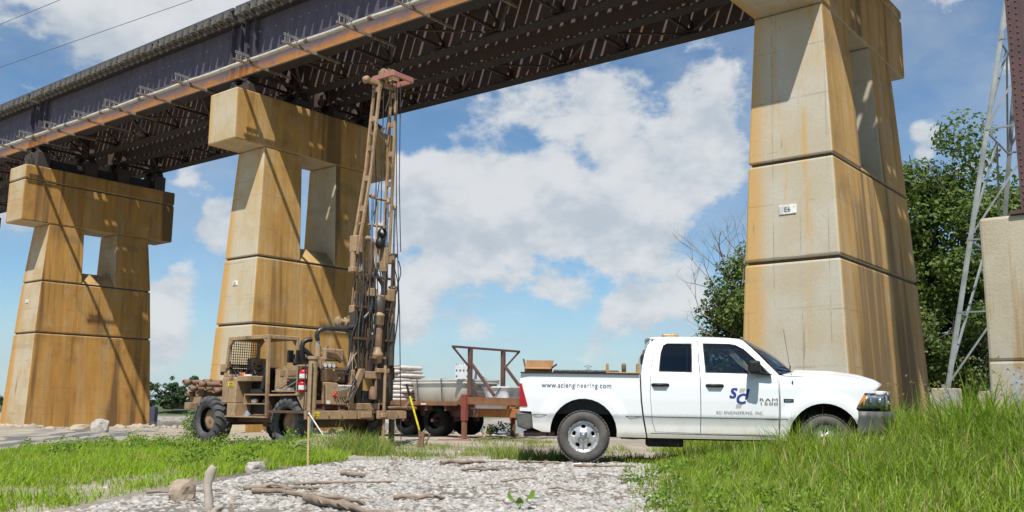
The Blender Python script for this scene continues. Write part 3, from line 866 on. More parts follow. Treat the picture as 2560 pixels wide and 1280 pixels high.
for i in range(4):
    z = 1.128 - i * .014
    decal([(0, 0, 0), (.085 - i * .004, 0, 0), (.085 - i * .004, .006, 0), (0, .006, 0)], [(0, 1, 2, 3)], 2.318 - i * .003, z, GREYINK, drs[1], 'logo_stripe')
    decal([(0, 0, 0), (.085 - i * .004, 0, 0), (.085 - i * .004, .006, 0), (0, .006, 0)], [(0, 1, 2, 3)], 2.262 - i * .003, .895 - i * .014, GREYINK, drs[1], 'logo_stripe')
for txt, z0 in (('RAM', .955), ('1500', .897)):
    V, F = text_mesh(txt, .062, 0, 0, 'LEFT', 1.15)
    k = .27 / max(v[0] for v in V)
    for dx in (0,):
        decal(wide(V, k), F, 2.594 + dx, z0, GREYINK, drs[1], 'badge', .009 + dx * .1)
decal([(0, 0, 0), (.145, 0, 0), (.145, .05, 0), (0, .05, 0)], [(0, 1, 2, 3)], 2.952, .943, BLACKPL, fe, 'badge', .005)
V, F = text_mesh('HEMI', .042, 0, 0, 'CENTER', 1.1)
decal(wide(V, 1.05), F, 3.024, .953, CHROME, fe, 'lettering', .008)
MB().cyl((3.10, -.93, 1.325), (3.085, -.945, 1.345), .015, n=8).cyl((3.085, -.945, 1.34), (2.99, -.95, 2.02), .0035, n=5).build('antenna', BLACKPL, truck)
decal([(.011 * math.cos(a), .028 * math.sin(a), 0) for a in np.linspace(0, 5.8, 12)], [tuple(range(12))], 3.09, 1.235, BLACKPL, fe, 'badge')
bc = MB().box(1.23, 1.53, -.16, .16, 1.925, 1.952).build('beacon_base', BLACKPL, truck, bevel=.01)
MB().box(1.25, 1.51, -.14, .14, 1.952, 2.0).build('beacon_lens', mat('beacon_amber', (.36, .23, .05), .25), truck, bevel=.02, seg=2)

def wheel(x, sg, zc, parent, R=.385, w=.265, nm='wheel'):
    """tyre with tread blocks and a steel rim with five slots"""
    h = thing('wheel', (0, 0, 0), None, None); h.parent = parent; h.location = (x, sg * .85, zc)
    if sg > 0:
        h.rotation_euler = (0, 0, math.pi)
    hw = w / 2
    prof = [(.225, -hw + .03), (.245, -hw + .004), (.30, -hw - .008), (.345, -hw), (R - .012, -hw + .035), (R, -hw + .07), (R, hw - .07), (R - .012, hw - .035), (.345, hw), (.30, hw + .008), (.245, hw - .004), (.225, hw - .03)]
    ty = MB().lathe(prof, (0, 0, 0), 'y', 48).build('tyre', TYRE, h)
    tr = MB()
    for k in range(44):
        a = 2 * math.pi * k / 44
        for yy, dd in ((-.092, 0), (-.03, .07), (.03, 0), (.092, .07)):
            aa = a + dd
            Rm = Matrix.Rotation(-aa, 3, 'Y')
            tr.cbox(Rm @ Vector((R + .002, yy, 0)), (.018, .05, .042), Rm)
    tr.build('tread', TYRE, ty)
    holes = []
    for k in range(5):
        a = math.radians(90 + 72 * k); ux, uz = math.cos(a), math.sin(a)
        holes.append([(.150 * ux + .028 * math.cos(b) * ux - .036 * math.sin(b) * uz, .150 * uz + .028 * math.cos(b) * uz + .036 * math.sin(b) * ux) for b in np.linspace(0, 2 * math.pi, 11)[:-1]])
    def dish(u, v):
        r = math.hypot(u, v)
        d = float(np.interp(r, [0, .05, .075, .10, .13, .18, .2, .212, .225, .238], [.0, .0, .004, .022, .03, .035, .06, .03, -.012, -.008]))
        return (u, -hw + .03 + d, v)
    V, F = sheet(arc(0, 0, .238, 0, 352, 44), dish, holes, .022)
    rm = MB().add(V, F, True).build('rim', RIMM, h)
    m_ = rm.modifiers.new('thickness', 'SOLIDIFY'); m_.thickness = .008; m_.offset = 0
    MB().lathe([(.22, -hw + .10), (.0, -hw + .10)], (0, 0, 0), 'y', 24).build('brake_drum', UNDER, h)
    for k in range(5):
        a = math.radians(54 + 72 * k)
        MB().lathe([(0, .045), (.011, .042), (.014, .0)], (.072 * math.cos(a), -hw + .02, .072 * math.sin(a)), 'y', 8).build('lug_nut', CHROME, rm)
    MB().lathe([(0, .012), (.03, .01), (.04, .0)], (0, -hw + .02, 0), 'y', 16).build('hub_cap', CHROME, rm)
    return h
for x in (0, 3.553):
    for sg in (-1, 1):
        wheel(x, sg, .385, truck)

# load in the bed
CARD = mat('cardboard', (.36, .20, .09), .9, col2=(.29, .155, .065), scale=4, bump=.1)
CARD_IN = mat('cardboard_inside', (.30, .17, .08), .9)
WOODB = mat('pale_wood', (.45, .27, .12), .8, col2=(.33, .18, .07), scale=6, stretch=(1, 8, 8), bump=.2)
def tw(x, y, z):
    return truck.matrix_basis @ Vector((x, y, z))
truck_rot = (0, .007, YAW)
b = thing('cardboard_box', tw(-.72, -.35, .765), 'open brown cardboard box standing in the pickup bed behind the tail lamp', 'box', None, truck_rot)
m_ = MB(); w_, d_, h_ = .21, .20, .66
for (x0, x1, y0, y1) in ((-w_, w_, -d_, -d_ + .006), (-w_, w_, d_ - .006, d_), (-w_, -w_ + .006, -d_ + .006, d_ - .006), (w_ - .006, w_, -d_ + .006, d_ - .006)):
    m_.box(x0, x1, y0, y1, 0, h_)
m_.box(-w_, w_, -d_, d_, 0, .006)
m_.build('carton', CARD, b)
for (p0, p1, p2, p3) in (((-w_, d_, h_), (w_, d_, h_), (w_ + .02, d_ + .03, h_ + .13), (-w_ - .01, d_ + .03, h_ + .13)), ((-w_, -d_, h_), (w_, -d_, h_), (w_, -d_ - .13, h_ - .03), (-w_, -d_ - .13, h_ - .03)),
                         ((-w_, -d_, h_), (-w_, d_, h_), (-w_ - .03, d_, h_ + .14), (-w_ - .03, -d_, h_ + .14)), ((w_, -d_, h_), (w_, d_, h_), (w_ + .08, d_, h_ + .06), (w_ + .08, -d_, h_ + .06))):
    o = MB().add([p0, p1, p2, p3], [(0, 1, 2, 3)]).build('flap', CARD, b, fix=False)
    k_ = o.modifiers.new('thickness', 'SOLIDIFY'); k_.thickness = .006
b = thing('wooden_rack', tw(.60, -.55, .765), 'small wooden rack with upright end pieces, in the pickup bed beside the cab', 'rack', None, truck_rot)
MB().box(-.26, .26, -.11, .11, .0, .60).build('case', WOODB, b, bevel=.008)
for x in (-.26, .21):
    MB().prism([(x, .60), (x + .05, .60), (x + .04, .735), (x + .005, .735)], -.1, .1, 'y').build('end_piece', WOODB, b, bevel=.005)
MB().lathe([(.0, .0), (.035, .0), (.036, .11), (.028, .135), (0, .14)], (.02, 0, .601), 'z', 14).build('peg', mat('grey_wood_peg', (.22, .17, .12), .8), b)
b = thing('tool_chest', tw(.12, .28, .765), 'low black tool chest lying in the pickup bed', 'tool chest', None, truck_rot)
MB().box(-.60, .42, -.3, .3, 0, .58).build('chest_body', BLACKPL, b, bevel=.02, seg=2)
MB().box(-.62, .44, -.32, .32, .582, .645).build('lid', BLACKPL, b, bevel=.02, seg=2)
# ================================================================== drill rig on its four-wheel carrier
t = NT('rig_paint')
n1, n2, n3 = t.noise(2.2, 6, .65), t.noise(11, 6, .7), t.noise(3.5, 5, .65, stretch=(1, 1, .2))
c = t.mix(t.ss(n1, .3, .7), (.375, .255, .145), (.285, .19, .108))
c = t.mix(t.ss(n2, .50, .70, 0, .7), c, (.17, .105, .06))
c = t.mix(t.ss(n3, .53, .70, 0, .7), c, (.07, .048, .032))
c = t.mix(t.ss(n2, .40, .25, 0, .4), c, (.47, .36, .24))
t.bump(n2, .15, .01)
TAN = t.done(c, .6, 0, .4)
GREASY = mat('rig_greasy_steel', (.075, .052, .036), .5, .2, col2=(.16, .095, .055), scale=4, amt=.8, bump=.2)
DARKG = mat('rig_dark_channel', (.045, .045, .036), .55, .2, col2=(.10, .075, .05), scale=2.5, amt=.8)
HOSE = mat('hose_rubber', (.02, .022, .028), .4, col2=(.04, .04, .045), scale=9)
ROD = mat('chromed_rod', (.55, .62, .72), .12, .95, amt=.2)
ZINC = mat('hose_fitting', (.55, .58, .60), .35, .6)
RUSTP = mat('rusty_pipe', (.15, .085, .055), .75, col2=(.27, .165, .10), scale=5, amt=.8, bump=.3)
MASTRED = mat('faded_red_steel', (.40, .155, .115), .6, col2=(.32, .15, .11), scale=3)
YEL = mat('sticker_yellow', (.80, .62, .02), .45, amt=.15)
BLK = mat('rig_black', (.014, .014, .016), .45)
ORNG = mat('lamp_orange', (.75, .12, .02), .3)
REDKNOB = mat('lever_red', (.65, .035, .02), .4)
WHT = mat('label_white', (.75, .75, .73), .5, amt=.3)
AGT = mat('lug_tyre_rubber', (.035, .036, .038), .8, col2=(.10, .10, .095), scale=3.5, amt=.8, bump=.2, bscale=30)

rig = thing('drill_rig', (-4.605, 19.5, -.1), 'tan drill rig with a tall raised mast on a four-wheel carrier', 'drill rig', None, (0, 0, ROTZ))
def rb(name, mt, parent=None, bevel=.012, **k):
    return lambda mb: mb.build(name, mt, parent or rig, bevel=bevel, **k)
def lug_wheel(a, y, side, hubby):
    h = thing('wheel', (0, 0, 0), None, None); h.parent = rig; h.location = (a, y, .535)
    if side > 0:
        h.rotation_euler = (0, 0, math.pi)
    hw, R = .19, .505
    prof = [(.29, -hw + .05), (.31, -hw + .01), (.38, -hw - .012), (.45, -hw + .005), (R - .03, -hw + .03), (R, -hw + .06), (R + .008, 0), (R, hw - .06), (R - .03, hw - .03), (.45, hw - .005), (.38, hw + .012), (.31, hw - .01), (.29, hw - .05)]
    ty = MB().lathe(prof, (0, 0, 0), 'y', 44).build('tyre', AGT, h)
    for sgn in (-1, 1):
        for k in range(18):
            L = MB()
            a0 = 2 * math.pi * (k + (.5 if sgn > 0 else 0)) / 18
            rows = []
            for q in range(6):
                f = q / 5
                yy = sgn * (.012 + f * (hw + .012)); aa = a0 + f * .30
                r_ = (R + .006) if f < .75 else R - (f - .75) * .30
                wdt = .030 + .018 * f
                ring = []
                for dr, dw in ((-.02, -1.25), (-.02, 1.25), (.036, .85), (.036, -.85)):
                    an = aa + dw * wdt / R
                    ring.append(((r_ + dr) * math.cos(an), yy, (r_ + dr) * math.sin(an)))
                rows += ring
            F = [(q * 4 + i, q * 4 + (i + 1) % 4, q * 4 + 4 + (i + 1) % 4, q * 4 + 4 + i) for q in range(5) for i in range(4)] + [(0, 1, 2, 3), (23, 22, 21, 20)]
            L.add(rows, F).build('lug', AGT, ty, fix=True)
    rim = MB().lathe([(.30, -hw + .02), (.312, -hw + .012), (.30, -hw + .05), (.27, -hw + .07), (.255, -hw + .20), (.245, -hw + .24), (.17, -hw + .25), (.0, -hw + .25)], (0, 0, 0), 'y', 36).build('rim', TAN, h)
    hb = MB().lathe([(.15, -.19), (.15, -.03), (.11, -.01), (.10, .03), (0, .04)], (0, -.01, 0), 'y', 20)
    if hubby:
        hb.lathe([(.165, -.12), (.165, -.06), (.13, -.05), (.13, .03), (.05, .05), (0, .05)], (.0, -.02, 0), 'y', 8)
    hb.build('hub', TAN, rim)
    for k in range(8):
        an = 2 * math.pi * k / 8 + .2
        MB().lathe([(0, .03), (.016, .028), (.018, 0)], (.20 * math.cos(an), hw * -1 + .245, .20 * math.sin(an)), 'y', 6).build('wheel_nut', GREASY, rim)
    return h
lug_wheel(-3.07, .19, -1, True); lug_wheel(-.16, .19, -1, False)
lug_wheel(-3.07, 2.20, 1, True); lug_wheel(-.16, 2.20, 1, False)
# chassis
MB().box(-3.75, .72, .70, .88, .58, .82).box(-3.75, .72, 1.52, 1.70, .58, .82).box(-2.6, -.8, .5, 1.9, .50, .62).box(-.35, .05, .4, 2.0, .42, .66).box(-3.25, -2.9, .4, 2.0, .42, .66).build('chassis', GREASY, rig, bevel=.015)
MB().box(-3.98, -3.75, .0, 2.45, .77, .925).build('front_beam', TAN, rig, bevel=.01)
MB().cyl((-1.6, .55, .62), (-1.6, 1.9, .62), .16, n=14).box(-1.9, -1.3, .7, 1.2, .40, .6).build('gearbox', GREASY, rig, bevel=.02)
MB().box(-4.05, -2.5, .18, .26, .90, 1.06).box(-4.05, -2.5, 1.35, 1.43, .90, 1.06).box(-2.66, -2.6, .18, .26, 1.06, 1.48).box(-3.2, -3.12, .18, .26, .82, .9).build('pipe_rack', TAN, rig)
# --- operator station
MB().box(-2.5, -1.97, .0, 1.25, .92, 1.50).build('console', TAN, rig, bevel=.02)
MB().prism([(-2.5, 1.50), (-2.5, 1.70), (-2.36, 1.70), (-2.27, 1.505)], .02, .60, 'y').build('console_top', TAN, rig, bevel=.01)
MB().box(-1.97, -1.50, .02, .55, 1.405, 1.525).build('dash', TAN, rig, bevel=.012)
MB().box(-2.27, -1.97, -.004, 1.2, .64, .92).build('console_foot', TAN, rig, bevel=.012)
MB().box(-1.97, -.80, .42, .46, .64, 1.40).build('inner_panel', BLK, rig)
stk = MB().box(-2.25, -2.05, -.012, -.002, 1.295, 1.395).build('warning_sticker', YEL, rig)
m_ = MB()
for k in (-1, 1):
    m_.lathe([(.030, 0), (.020, 0)], (-2.15 + k * .035, -.0135, 1.352), 'y', 10, False)
m_.box(-2.20, -2.10, -.0145, -.0135, 1.347, 1.357).box(-2.22, -2.08, -.0145, -.0135, 1.308, 1.318).build('sticker_print', BLK, stk)
V, F = text_mesh('128', .115)
MB().add([(-2.17 + v[0], -.004, 1.43 + v[1] * .0 + v[1]) for v in V], F).build('fleet_number', BLK, rig, fix=False)
MB().lathe([(.055, 0), (.055, .05), (.04, .075), (0, .08)], (-1.86, .12, 1.525), 'z', 14).build('marker_lamp', ORNG, rig)
MB().box(-1.80, -1.58, .08, .12, 1.526, 1.56).build('dash_plate', WHT, rig)
# shelves and steps
MB().box(-1.66, -.76, .0, .44, 1.10, 1.13).box(-1.66, -.76, .0, .44, .905, .93).box(-1.66, -1.635, .0, .44, .93, 1.10).box(-.785, -.76, .0, .44, .645, 1.10).build('shelf', TAN, rig)
MB().box(-2.30, -.76, -.03, .42, .615, .645).build('step', TAN, rig, bevel=.006)
for q, (x, z) in enumerate(((-1.56, .93), (-1.45, .93), (-1.05, .93), (-1.38, .93))):
    MB().lathe([(0, .0), (.05, .01), (.06, .06), (.03, .09), (0, .095)], (x, .12, z), 'z', 9).build('rag', WHT if q % 2 else GREASY, rig)
MB().lathe([(.11, 0), (.09, .03), (.03, .13), (.02, .17)], (-1.62, .1, .647), 'z', 14).build('funnel', mat('grey_funnel', (.22, .24, .27), .6), rig)
for q in range(4):
    MB().cyl((-1.5 + q * .1, .05 + q * .05, .66 + .015 * q), (-1.05 + q * .08, .09 + q * .04, .665 + .01 * q), .016, n=6).build('wrench', RUSTP if q % 2 else GREASY, rig)
def mesh_panel(name, P0, U, Vv, nu, nv, r, mt, parent):
    P0, U, Vv = Vector(P0), Vector(U), Vector(Vv)
    mb = MB()
    for i in range(nu + 1):
        mb.bar(P0 + U * i / nu, P0 + U * i / nu + Vv, r)
    for j in range(nv + 1):
        mb.bar(P0 + Vv * j / nv, P0 + Vv * j / nv + U, r)
    o = mb.build(name, mt, parent); o['kind'] = 'stuff'
    return o
def diamond_panel(name, P0, U, Vv, n, r, mt, parent):
    P0, U, Vv = Vector(P0), Vector(U), Vector(Vv)
    mb = MB(); A = U.length / Vv.length
    k = max(2, int(n * A))
    for i in range(-n, k + 1):
        for sg in (0, 1):
            pts = []
            for tt in (0, 1):
                u = (i + tt * n) / k if not sg else (i + (1 - tt) * n) / k
                pts.append((u, tt))
            (u0, v0), (u1, v1) = pts
            lo, hi = 0., 1.
            du = u1 - u0
            if abs(du) > 1e-9:
                ta, tb = (0 - u0) / du, (1 - u0) / du
                lo, hi = max(lo, min(ta, tb)), min(hi, max(ta, tb))
            if hi - lo > .02:
                a_, b_ = (u0 + du * lo, lo), (u0 + du * hi, hi)
                mb.bar(P0 + U * a_[0] + Vv * a_[1], P0 + U * b_[0] + Vv * b_[1], r)
    o = mb.build(name, mt, parent); o['kind'] = 'stuff'
    return o
diamond_panel('guard_mesh', (-.755, .0, .62), (0, .42, 0), (0, 0, .47), 9, .012, GREASY, rig)
# steering wheel and seat
MB().lathe([(.19 + .017 * math.cos(a), .017 * math.sin(a)) for a in np.linspace(0, 2 * math.pi, 9)], (0, 0, 0), 'z', 24).cyl((-.17, 0, 0), (.17, 0, 0), .012, n=6).cyl((0, -.17, 0), (0, .17, 0), .012, n=6).cyl((0, 0, 0), (0, 0, -.35), .022, n=8).build('steering_wheel', BLK, rig, loc=(-1.72, .28, 1.66)).rotation_euler = (.0, -.55, .1)
MB().box(-1.62, -1.16, .12, .52, 1.13, 1.24).build('seat', BLK, rig, bevel=.035, seg=2)
MB().prism([(-1.24, 1.24), (-1.12, 1.22), (-1.02, 1.68), (-1.12, 1.72)], .10, .54, 'y').build('seat_back', BLK, rig, bevel=.03, seg=2)
for x, y, zt in ((-1.86, .34, 1.80), (-1.78, .42, 1.74), (-1.62, .5, 1.66)):
    mm = MB().cyl((x, y, 1.52), (x + .05, y, zt), .009, n=6).build('lever', GREASY, rig)
    MB().lathe([(0, .03), (.022, .02), (.022, -.02), (0, -.03)], (x + .05, y, zt), 'z', 8).build('lever_knob', BLK, mm)
# roll-over frame
RB_, RW = -2.28, -.87
m_ = MB()
for (a0, y0, a1, y1) in ((RB_, 0, RW, 0), (RB_, .78, RW, .78), (RB_, 0, RB_, .78), (RW, 0, RW, .78)):
    m_.bar((a0 - (.035 if y0 == y1 else 0), y0 - (0 if y0 == y1 else .03), 2.365), (a1 + (.035 if y0 == y1 else 0), y1 + (0 if y0 == y1 else .03), 2.365), .068 if y0 == y1 else .064, .085)
m_.build('roof_frame', TAN, rig, bevel=.01)
MB().box(RB_ + .03, RW - .03, .03, .75, 2.385, 2.40).build('roof_plate', TAN, rig)
for nm, (x, y, xb, zb) in (('post', (RB_, 0, -2.36, 1.70)), ('post', (RW, 0, -.80, .66)), ('post', (RW, .78, -.80, 1.2)), ('post', (RB_, .78, -2.34, 1.3))):
    MB().bar((xb, y, zb), (x, y, 2.325), .07, .075).build(nm, TAN, rig, bevel=.008)
    s_ = 1 if x == RB_ else -1
    MB().prism([(x + s_ * .036, 2.32), (x + s_ * .15, 2.32), (x + s_ * .036, 2.20)], y - .03, y + .03, 'y').build('gusset', TAN, rig)
mesh_panel('screen_mesh', (-2.30, .05, 1.55), (0, .70, 0), (.02, 0, .76), 12, 13, .011, BLK, rig)
m_ = MB()
m_.box(-2.52, -2.30, .05, .5, 1.72, 1.80).box(-2.62, -2.42, .0, .2, 1.62, 1.80).cyl((-2.44, .12, 1.5), (-2.44, .12, 1.86), .03, n=8).box(-2.46, -2.2, .6, 1.0, 1.5, 1.95).cyl((-2.3, .3, 1.55), (-2.3, .7, 1.6), .07, n=12)
m_.build('hydraulic_block', TAN, rig, bevel=.01)
MB().box(-2.66, -2.56, .03, .2, 1.55, 1.70).build('work_lamp', BLK, rig, bevel=.015)
for q in range(5):
    y = .12 + q * .09
    MB().tube([(-2.40, y, 1.50), (-2.38, y, 1.62 + .02 * q), (-2.26, y + .02, 1.66), (-2.16, y + .02, 1.52)], .014, 6).build('hose', HOSE, rig)
# --- engine bay behind the seat
MB().prism([(-.79, 1.20), (.08, 1.20), (.08, 1.71), (-.40, 1.70), (-.79, 1.64)], .16, .20, 'y').build('engine_side', TAN, rig, bevel=.008)
MB().prism([(-.79, 1.64), (-.40, 1.70), (.08, 1.71), (.08, 1.735), (-.40, 1.725), (-.79, 1.665)], .16, 1.5, 'y').build('engine_hood', TAN, rig)
MB().box(-.75, .06, .22, 1.5, 1.0, 1.62).build('engine', GREASY, rig, bevel=.03)
for x0, x1 in ((-.60, -.47), (-.34, -.02)):
    MB().box(x0, x1, .150, .158, 1.52, 1.64).build('vent', BLK, rig)
    diamond_panel('vent_mesh', (x0, .146, 1.52), (x1 - x0, 0, 0), (0, 0, .12), 4, .011, TAN, rig)
MB().box(-.36, .0, .148, .158, 1.22, 1.46).build('compartment', BLK, rig)
for q in range(2):
    MB().cyl((-.70 + q * .34, .12, 1.26), (-.28 + q * .34, .13, 1.42), .012, n=6).build('tie_rod', TAN, rig)
MB().box(-.60, .16, -.06, .16, 1.175, 1.198).build('tool_tray', TAN, rig)
MB().box(-.15, -.05, .0, .1, 1.2, 1.26).box(-.52, -.3, .0, .12, 1.2, 1.23).build('hand_tool', ZINC, rig)
diamond_panel('guard_mesh', (.10, .05, 1.2), (.46, 0, 0), (0, 0, .5), 9, .012, GREASY, rig)
MB().box(.09, .12, .04, .08, 1.2, 1.71).box(.54, .57, .04, .08, 1.2, 1.71).box(.09, .57, .04, .08, 1.71, 1.74).build('guard_frame', TAN, rig)
MB().prism([(.12, 1.17), (.62, 1.17), (.66, .80), (.42, .80)], -.02, .02, 'y').build('fender_plate', TAN, rig, bevel=.006)
MB().prism([(-.75, 1.08), (.40, 1.10), (.40, 1.14), (-.75, 1.12)], -.04, .44, 'y').build('fender', TAN, rig, bevel=.008)
MB().lathe([(.0, 0), (.13, 0), (.14, .06), (.14, .22), (.08, .27), (0, .28)], (-1.0, .95, 1.78), 'z', 18).lathe([(.0, 0), (.09, 0), (.10, .1), (.0, .12)], (-1.05, .78, 1.86), 'z', 14).build('air_cleaner', BLK, rig)
MB().lathe([(.11, -.20), (.12, -.14), (.12, .14), (.11, .20)], (-.55, .7, 1.83), 'x', 16).build('muffler', HOSE, rig)
MB().tube([(-.08, .445, 1.70), (-.10, .36, 1.85), (-.1, .31, 2.0), (-.1, .30, 2.14), (-.1, .33, 2.24), (-.06, .42, 2.295), (-.02, .50, 2.30)], .055, 12).build('exhaust_stack', BLK, rig)
MB().tube([(-.1, .33, 2.09), (-.06, .42, 2.02), (-.02, .50, 1.93), (0, .60, 1.82)], .055, 12).build('intake_duct', BLK, rig)
MB().cbox((-.52, .33, 1.94), (.05, .18, .27), Matrix.Rotation(.25, 3, 'Z')).cbox((-.45, .53, 1.95), (.05, .18, .27), Matrix.Rotation(-.1, 3, 'Z')).build('shield', BLK, rig, bevel=.01)
# --- deck
MB().box(-.52, .735, -.22, 2.58, .735, .785).build('deck_plate', GREASY, rig)
for y0, y1 in ((-.25, 1.13), (1.18, 1.56), (1.74, 2.61)):
    d_ = MB().box(.738, .80, y0, y1, .615, .792).build('deck_beam', TAN, rig, bevel=.008)
    for y in np.arange(y0 + .22, y1 - .08, .36):
        MB().tube([(.802, y, .75), (.83, y, .75), (.835, y, .69), (.805, y + .012, .675)], .009, 6).build('hook', TAN, d_)
MB().box(.802, .87, 1.22, 1.50, .64, .75).box(.802, .86, 1.80, 1.95, .64, .74).build('beam_bracket', TAN, rig, bevel=.01)
s2 = MB().box(.801, .806, -.06, .10, .655, .765).build('warning_sticker', YEL, rig)
MB().box(.8065, .8075, -.03, .07, .715, .725).box(.8065, .8075, -.04, .08, .672, .68).build('sticker_print', BLK, s2)
MB().box(.801, .806, -.19, -.11, .665, .745).build('vent', BLK, rig)
MB().cyl((.70, -.03, .785), (.70, -.03, 1.84), .095, n=20).build('levelling_jack', TAN, rig)
MB().cyl((.70, -.03, 1.84), (.70, -.03, 1.90), .12, n=20).build('jack_collar', TAN, rig)
MB().cyl((.70, -.03, .30), (.70, -.03, .74), .06, n=14).build('jack_ram', ROD, rig)
for x, y in ((.60, -.14), (.81, -.13)):
    MB().cyl((x, y, .80), (x, y, 1.75), .012, n=6).build('hose', HOSE, rig)
m_ = MB()
for q in range(9):      # chain hanging by the jack
    m_.lathe([(.022 + .006 * math.cos(a), .006 * math.sin(a)) for a in np.linspace(0, 2 * math.pi, 6)], (.805, .10 + .004 * q, 1.76 - .045 * q), 'x' if q % 2 else 'y', 8)
m_.build('chain', GREASY, rig)
MB().cyl((.50, 2.45, .0), (.50, 2.45, .6), .07, n=12).box(.36, .64, 2.3, 2.6, 0, .05).build('levelling_jack', GREASY, rig)
# pump and suction manifold
MB().box(.18, .48, .45, .98, 1.84, 2.10).build('pump', TAN, rig, bevel=.03, seg=2)
MB().cyl((.33, .38, 1.90), (.33, .38, 2.15), .07, n=16).cyl((.33, .38, 1.98), (.33, .62, 1.98), .06, n=14).box(.2, .46, .25, .5, 1.74, 1.90).cyl((.2, .72, 2.1), (.2, .72, 2.18), .05, n=10).build('manifold', TAN, rig, bevel=.01)
MB().prism([(.5, 2.02), (.75, 1.99), (.90, 1.86), (.88, 1.80), (.7, 1.9), (.5, 1.92)], .46, .52, 'x').build('pump_bracket', GREASY, rig)
MB().cyl((.33, .38, 2.15), (.33, .36, 2.28), .052, n=14).build('hose_fitting', ZINC, rig)
def smooth_path(P, n=6):
    P = [Vector(p) for p in P]; out = []
    for i in range(len(P) - 1):
        p0, p1, p2, p3 = P[max(i - 1, 0)], P[i], P[i + 1], P[min(i + 2, len(P) - 1)]
        for k in range(n):
            u = k / n
            out.append(.5 * ((2 * p1) + (p2 - p0) * u + (2 * p0 - 5 * p1 + 4 * p2 - p3) * u * u + (3 * p1 - p0 - 3 * p2 + p3) * u ** 3))
    return out + [P[-1]]
MB().tube(smooth_path([(.36, .35, 2.26), (.38, .30, 2.40), (.42, .40, 2.50), (.45, .62, 2.53), (.46, .90, 2.54), (.5, 1.15, 2.59), (.56, 1.38, 2.75), (.62, 1.56, 2.96), (.62, 1.60, 3.22), (.56, 1.52, 3.50), (.5, 1.43, 3.72), (.48, 1.40, 3.90)]), .05, 12).build('suction_hose', HOSE, rig)
MB().cyl((.48, 1.40, 3.86), (.48, 1.395, 4.02), .055, n=14).build('hose_fitting', ZINC, rig)
MB().cyl((.48, 1.395, 4.0), (.48, 1.39, 4.52), .05, n=12).tube(smooth_path([(.48, 1.39, 4.50), (.48, 1.40, 4.58), (.50, 1.52, 4.62), (.52, 1.62, 4.60), (.53, 1.655, 4.52), (.53, 1.655, 4.38)]), .058, 12).build('gooseneck', TAN, rig)
MB().cyl((.53, 1.655, 4.38), (.53, 1.655, 4.20), .055, n=14).build('hose_fitting', ZINC, rig)
MB().tube(smooth_path([(.53, 1.655, 4.22), (.54, 1.68, 4.0), (.58, 1.79, 3.78), (.6, 1.935, 3.6), (.6, 1.945, 3.40), (.58, 1.82, 3.275), (.55, 1.69, 3.31), (.53, 1.67, 3.55), (.52, 1.76, 3.79), (.51, 1.835, 3.98), (.5, 1.84, 4.14)]), .046, 12).build('rotary_hose', HOSE, rig)
MB().cyl((.5, 1.84, 4.10), (.5, 1.84, 4.26), .05, n=12).build('hose_fitting', ZINC, rig)
MB().tube(smooth_path([(.5, 1.84, 4.25), (.5, 1.84, 4.42), (.5, 1.90, 4.50), (.5, 1.98, 4.46)]), .05, 10).build('gooseneck', TAN, rig)
# --- control panel
MB().prism([(.36, .92), (.92, .90), (.93, 1.22), (.62, 1.37), (.34, 1.38)], .52, .70, 'x').build('control_panel', TAN, rig, bevel=.015)
MB().box(.701, .706, .36, .46, .93, 1.0).build('panel_label', WHT, rig)
for q in range(7):
    y = .55 + q * .055
    mm = MB().cyl((.68, y, 1.16 + .01 * q), (.80, y + .05, 1.30), .008, n=6).build('lever', ZINC, rig)
    MB().lathe([(0, .02), (.016, .012), (.016, -.012), (0, -.02)], (.80, y + .05, 1.31), 'z', 8).build('lever_knob', WHT, mm)
for q in range(5):
    y = .60 + q * .07
    mm = MB().cyl((.70, y, 1.06), (.76, y, .98), .010, n=6).build('valve_handle', GREASY, rig)
for y, z in ((.545, 1.115), (.60, 1.10), (.575, 1.15)):
    MB().lathe([(0, .03), (.028, .02), (.028, -.01), (0, -.02)], (.72, y, z), 'x', 10).build('lever_knob', REDKNOB, rig)
MB().box(.45, .62, .38, .92, 1.38, 1.68).build('valve_bank', GREASY, rig, bevel=.02)
for q in range(7):
    y = .46 + q * .06
    mm = MB().cyl((.60, y, 1.42), (.74, y + .03, 1.62), .009, n=6).build('lever', GREASY, rig)
    MB().lathe([(0, .02), (.016, .012), (.016, -.012), (0, -.02)], (.745, y + .03, 1.63), 'z', 8).build('lever_knob', YEL if q == 0 else BLK, mm)
MB().prism([(.30, 1.66), (.72, 1.66), (.72, 1.80), (.30, 1.80)], .50, .54, 'x').build('gauge_board', TAN, rig, bevel=.008)
for q in range(3):
    g_ = MB().lathe([(.05, 0), (.05, .03)], (.541, .40 + q * .115, 1.735), 'x', 16).build('gauge', ZINC, rig)
    MB().lathe([(.045, .0305), (0, .0305)], (.541, .40 + q * .115, 1.735), 'x', 16).build('dial', WHT, g_)
rr = random.Random(5)
for q in range(13):      # bunched control hoses running to the mast
    y0, z0 = .5 + .05 * q, 1.66
    y1, z1 = 1.16 + .02 * q, 2.15 + .05 * rr.random()
    MB().tube(smooth_path([(.52 + .02 * rr.random(), y0, z0), (.55 + .1 * rr.random(), y0 + .15, 1.52 - .12 * rr.random() + .02 * q), (.60, .98 + .016 * q, 1.72 + .02 * q), (.52, y1, z1), (.45, y1 + .02, z1 + .55)], 5), .013, 6).build('hose', HOSE if q % 3 else TAN, rig)
for q in range(4):
    MB().tube(smooth_path([(.74, .80 + .04 * q, .95), (.80, .98, 1.12 + .1 * q), (.76, 1.06 + .02 * q, 1.40), (.6, 1.1, 1.62)], 5), .013, 6).build('hose', HOSE, rig)
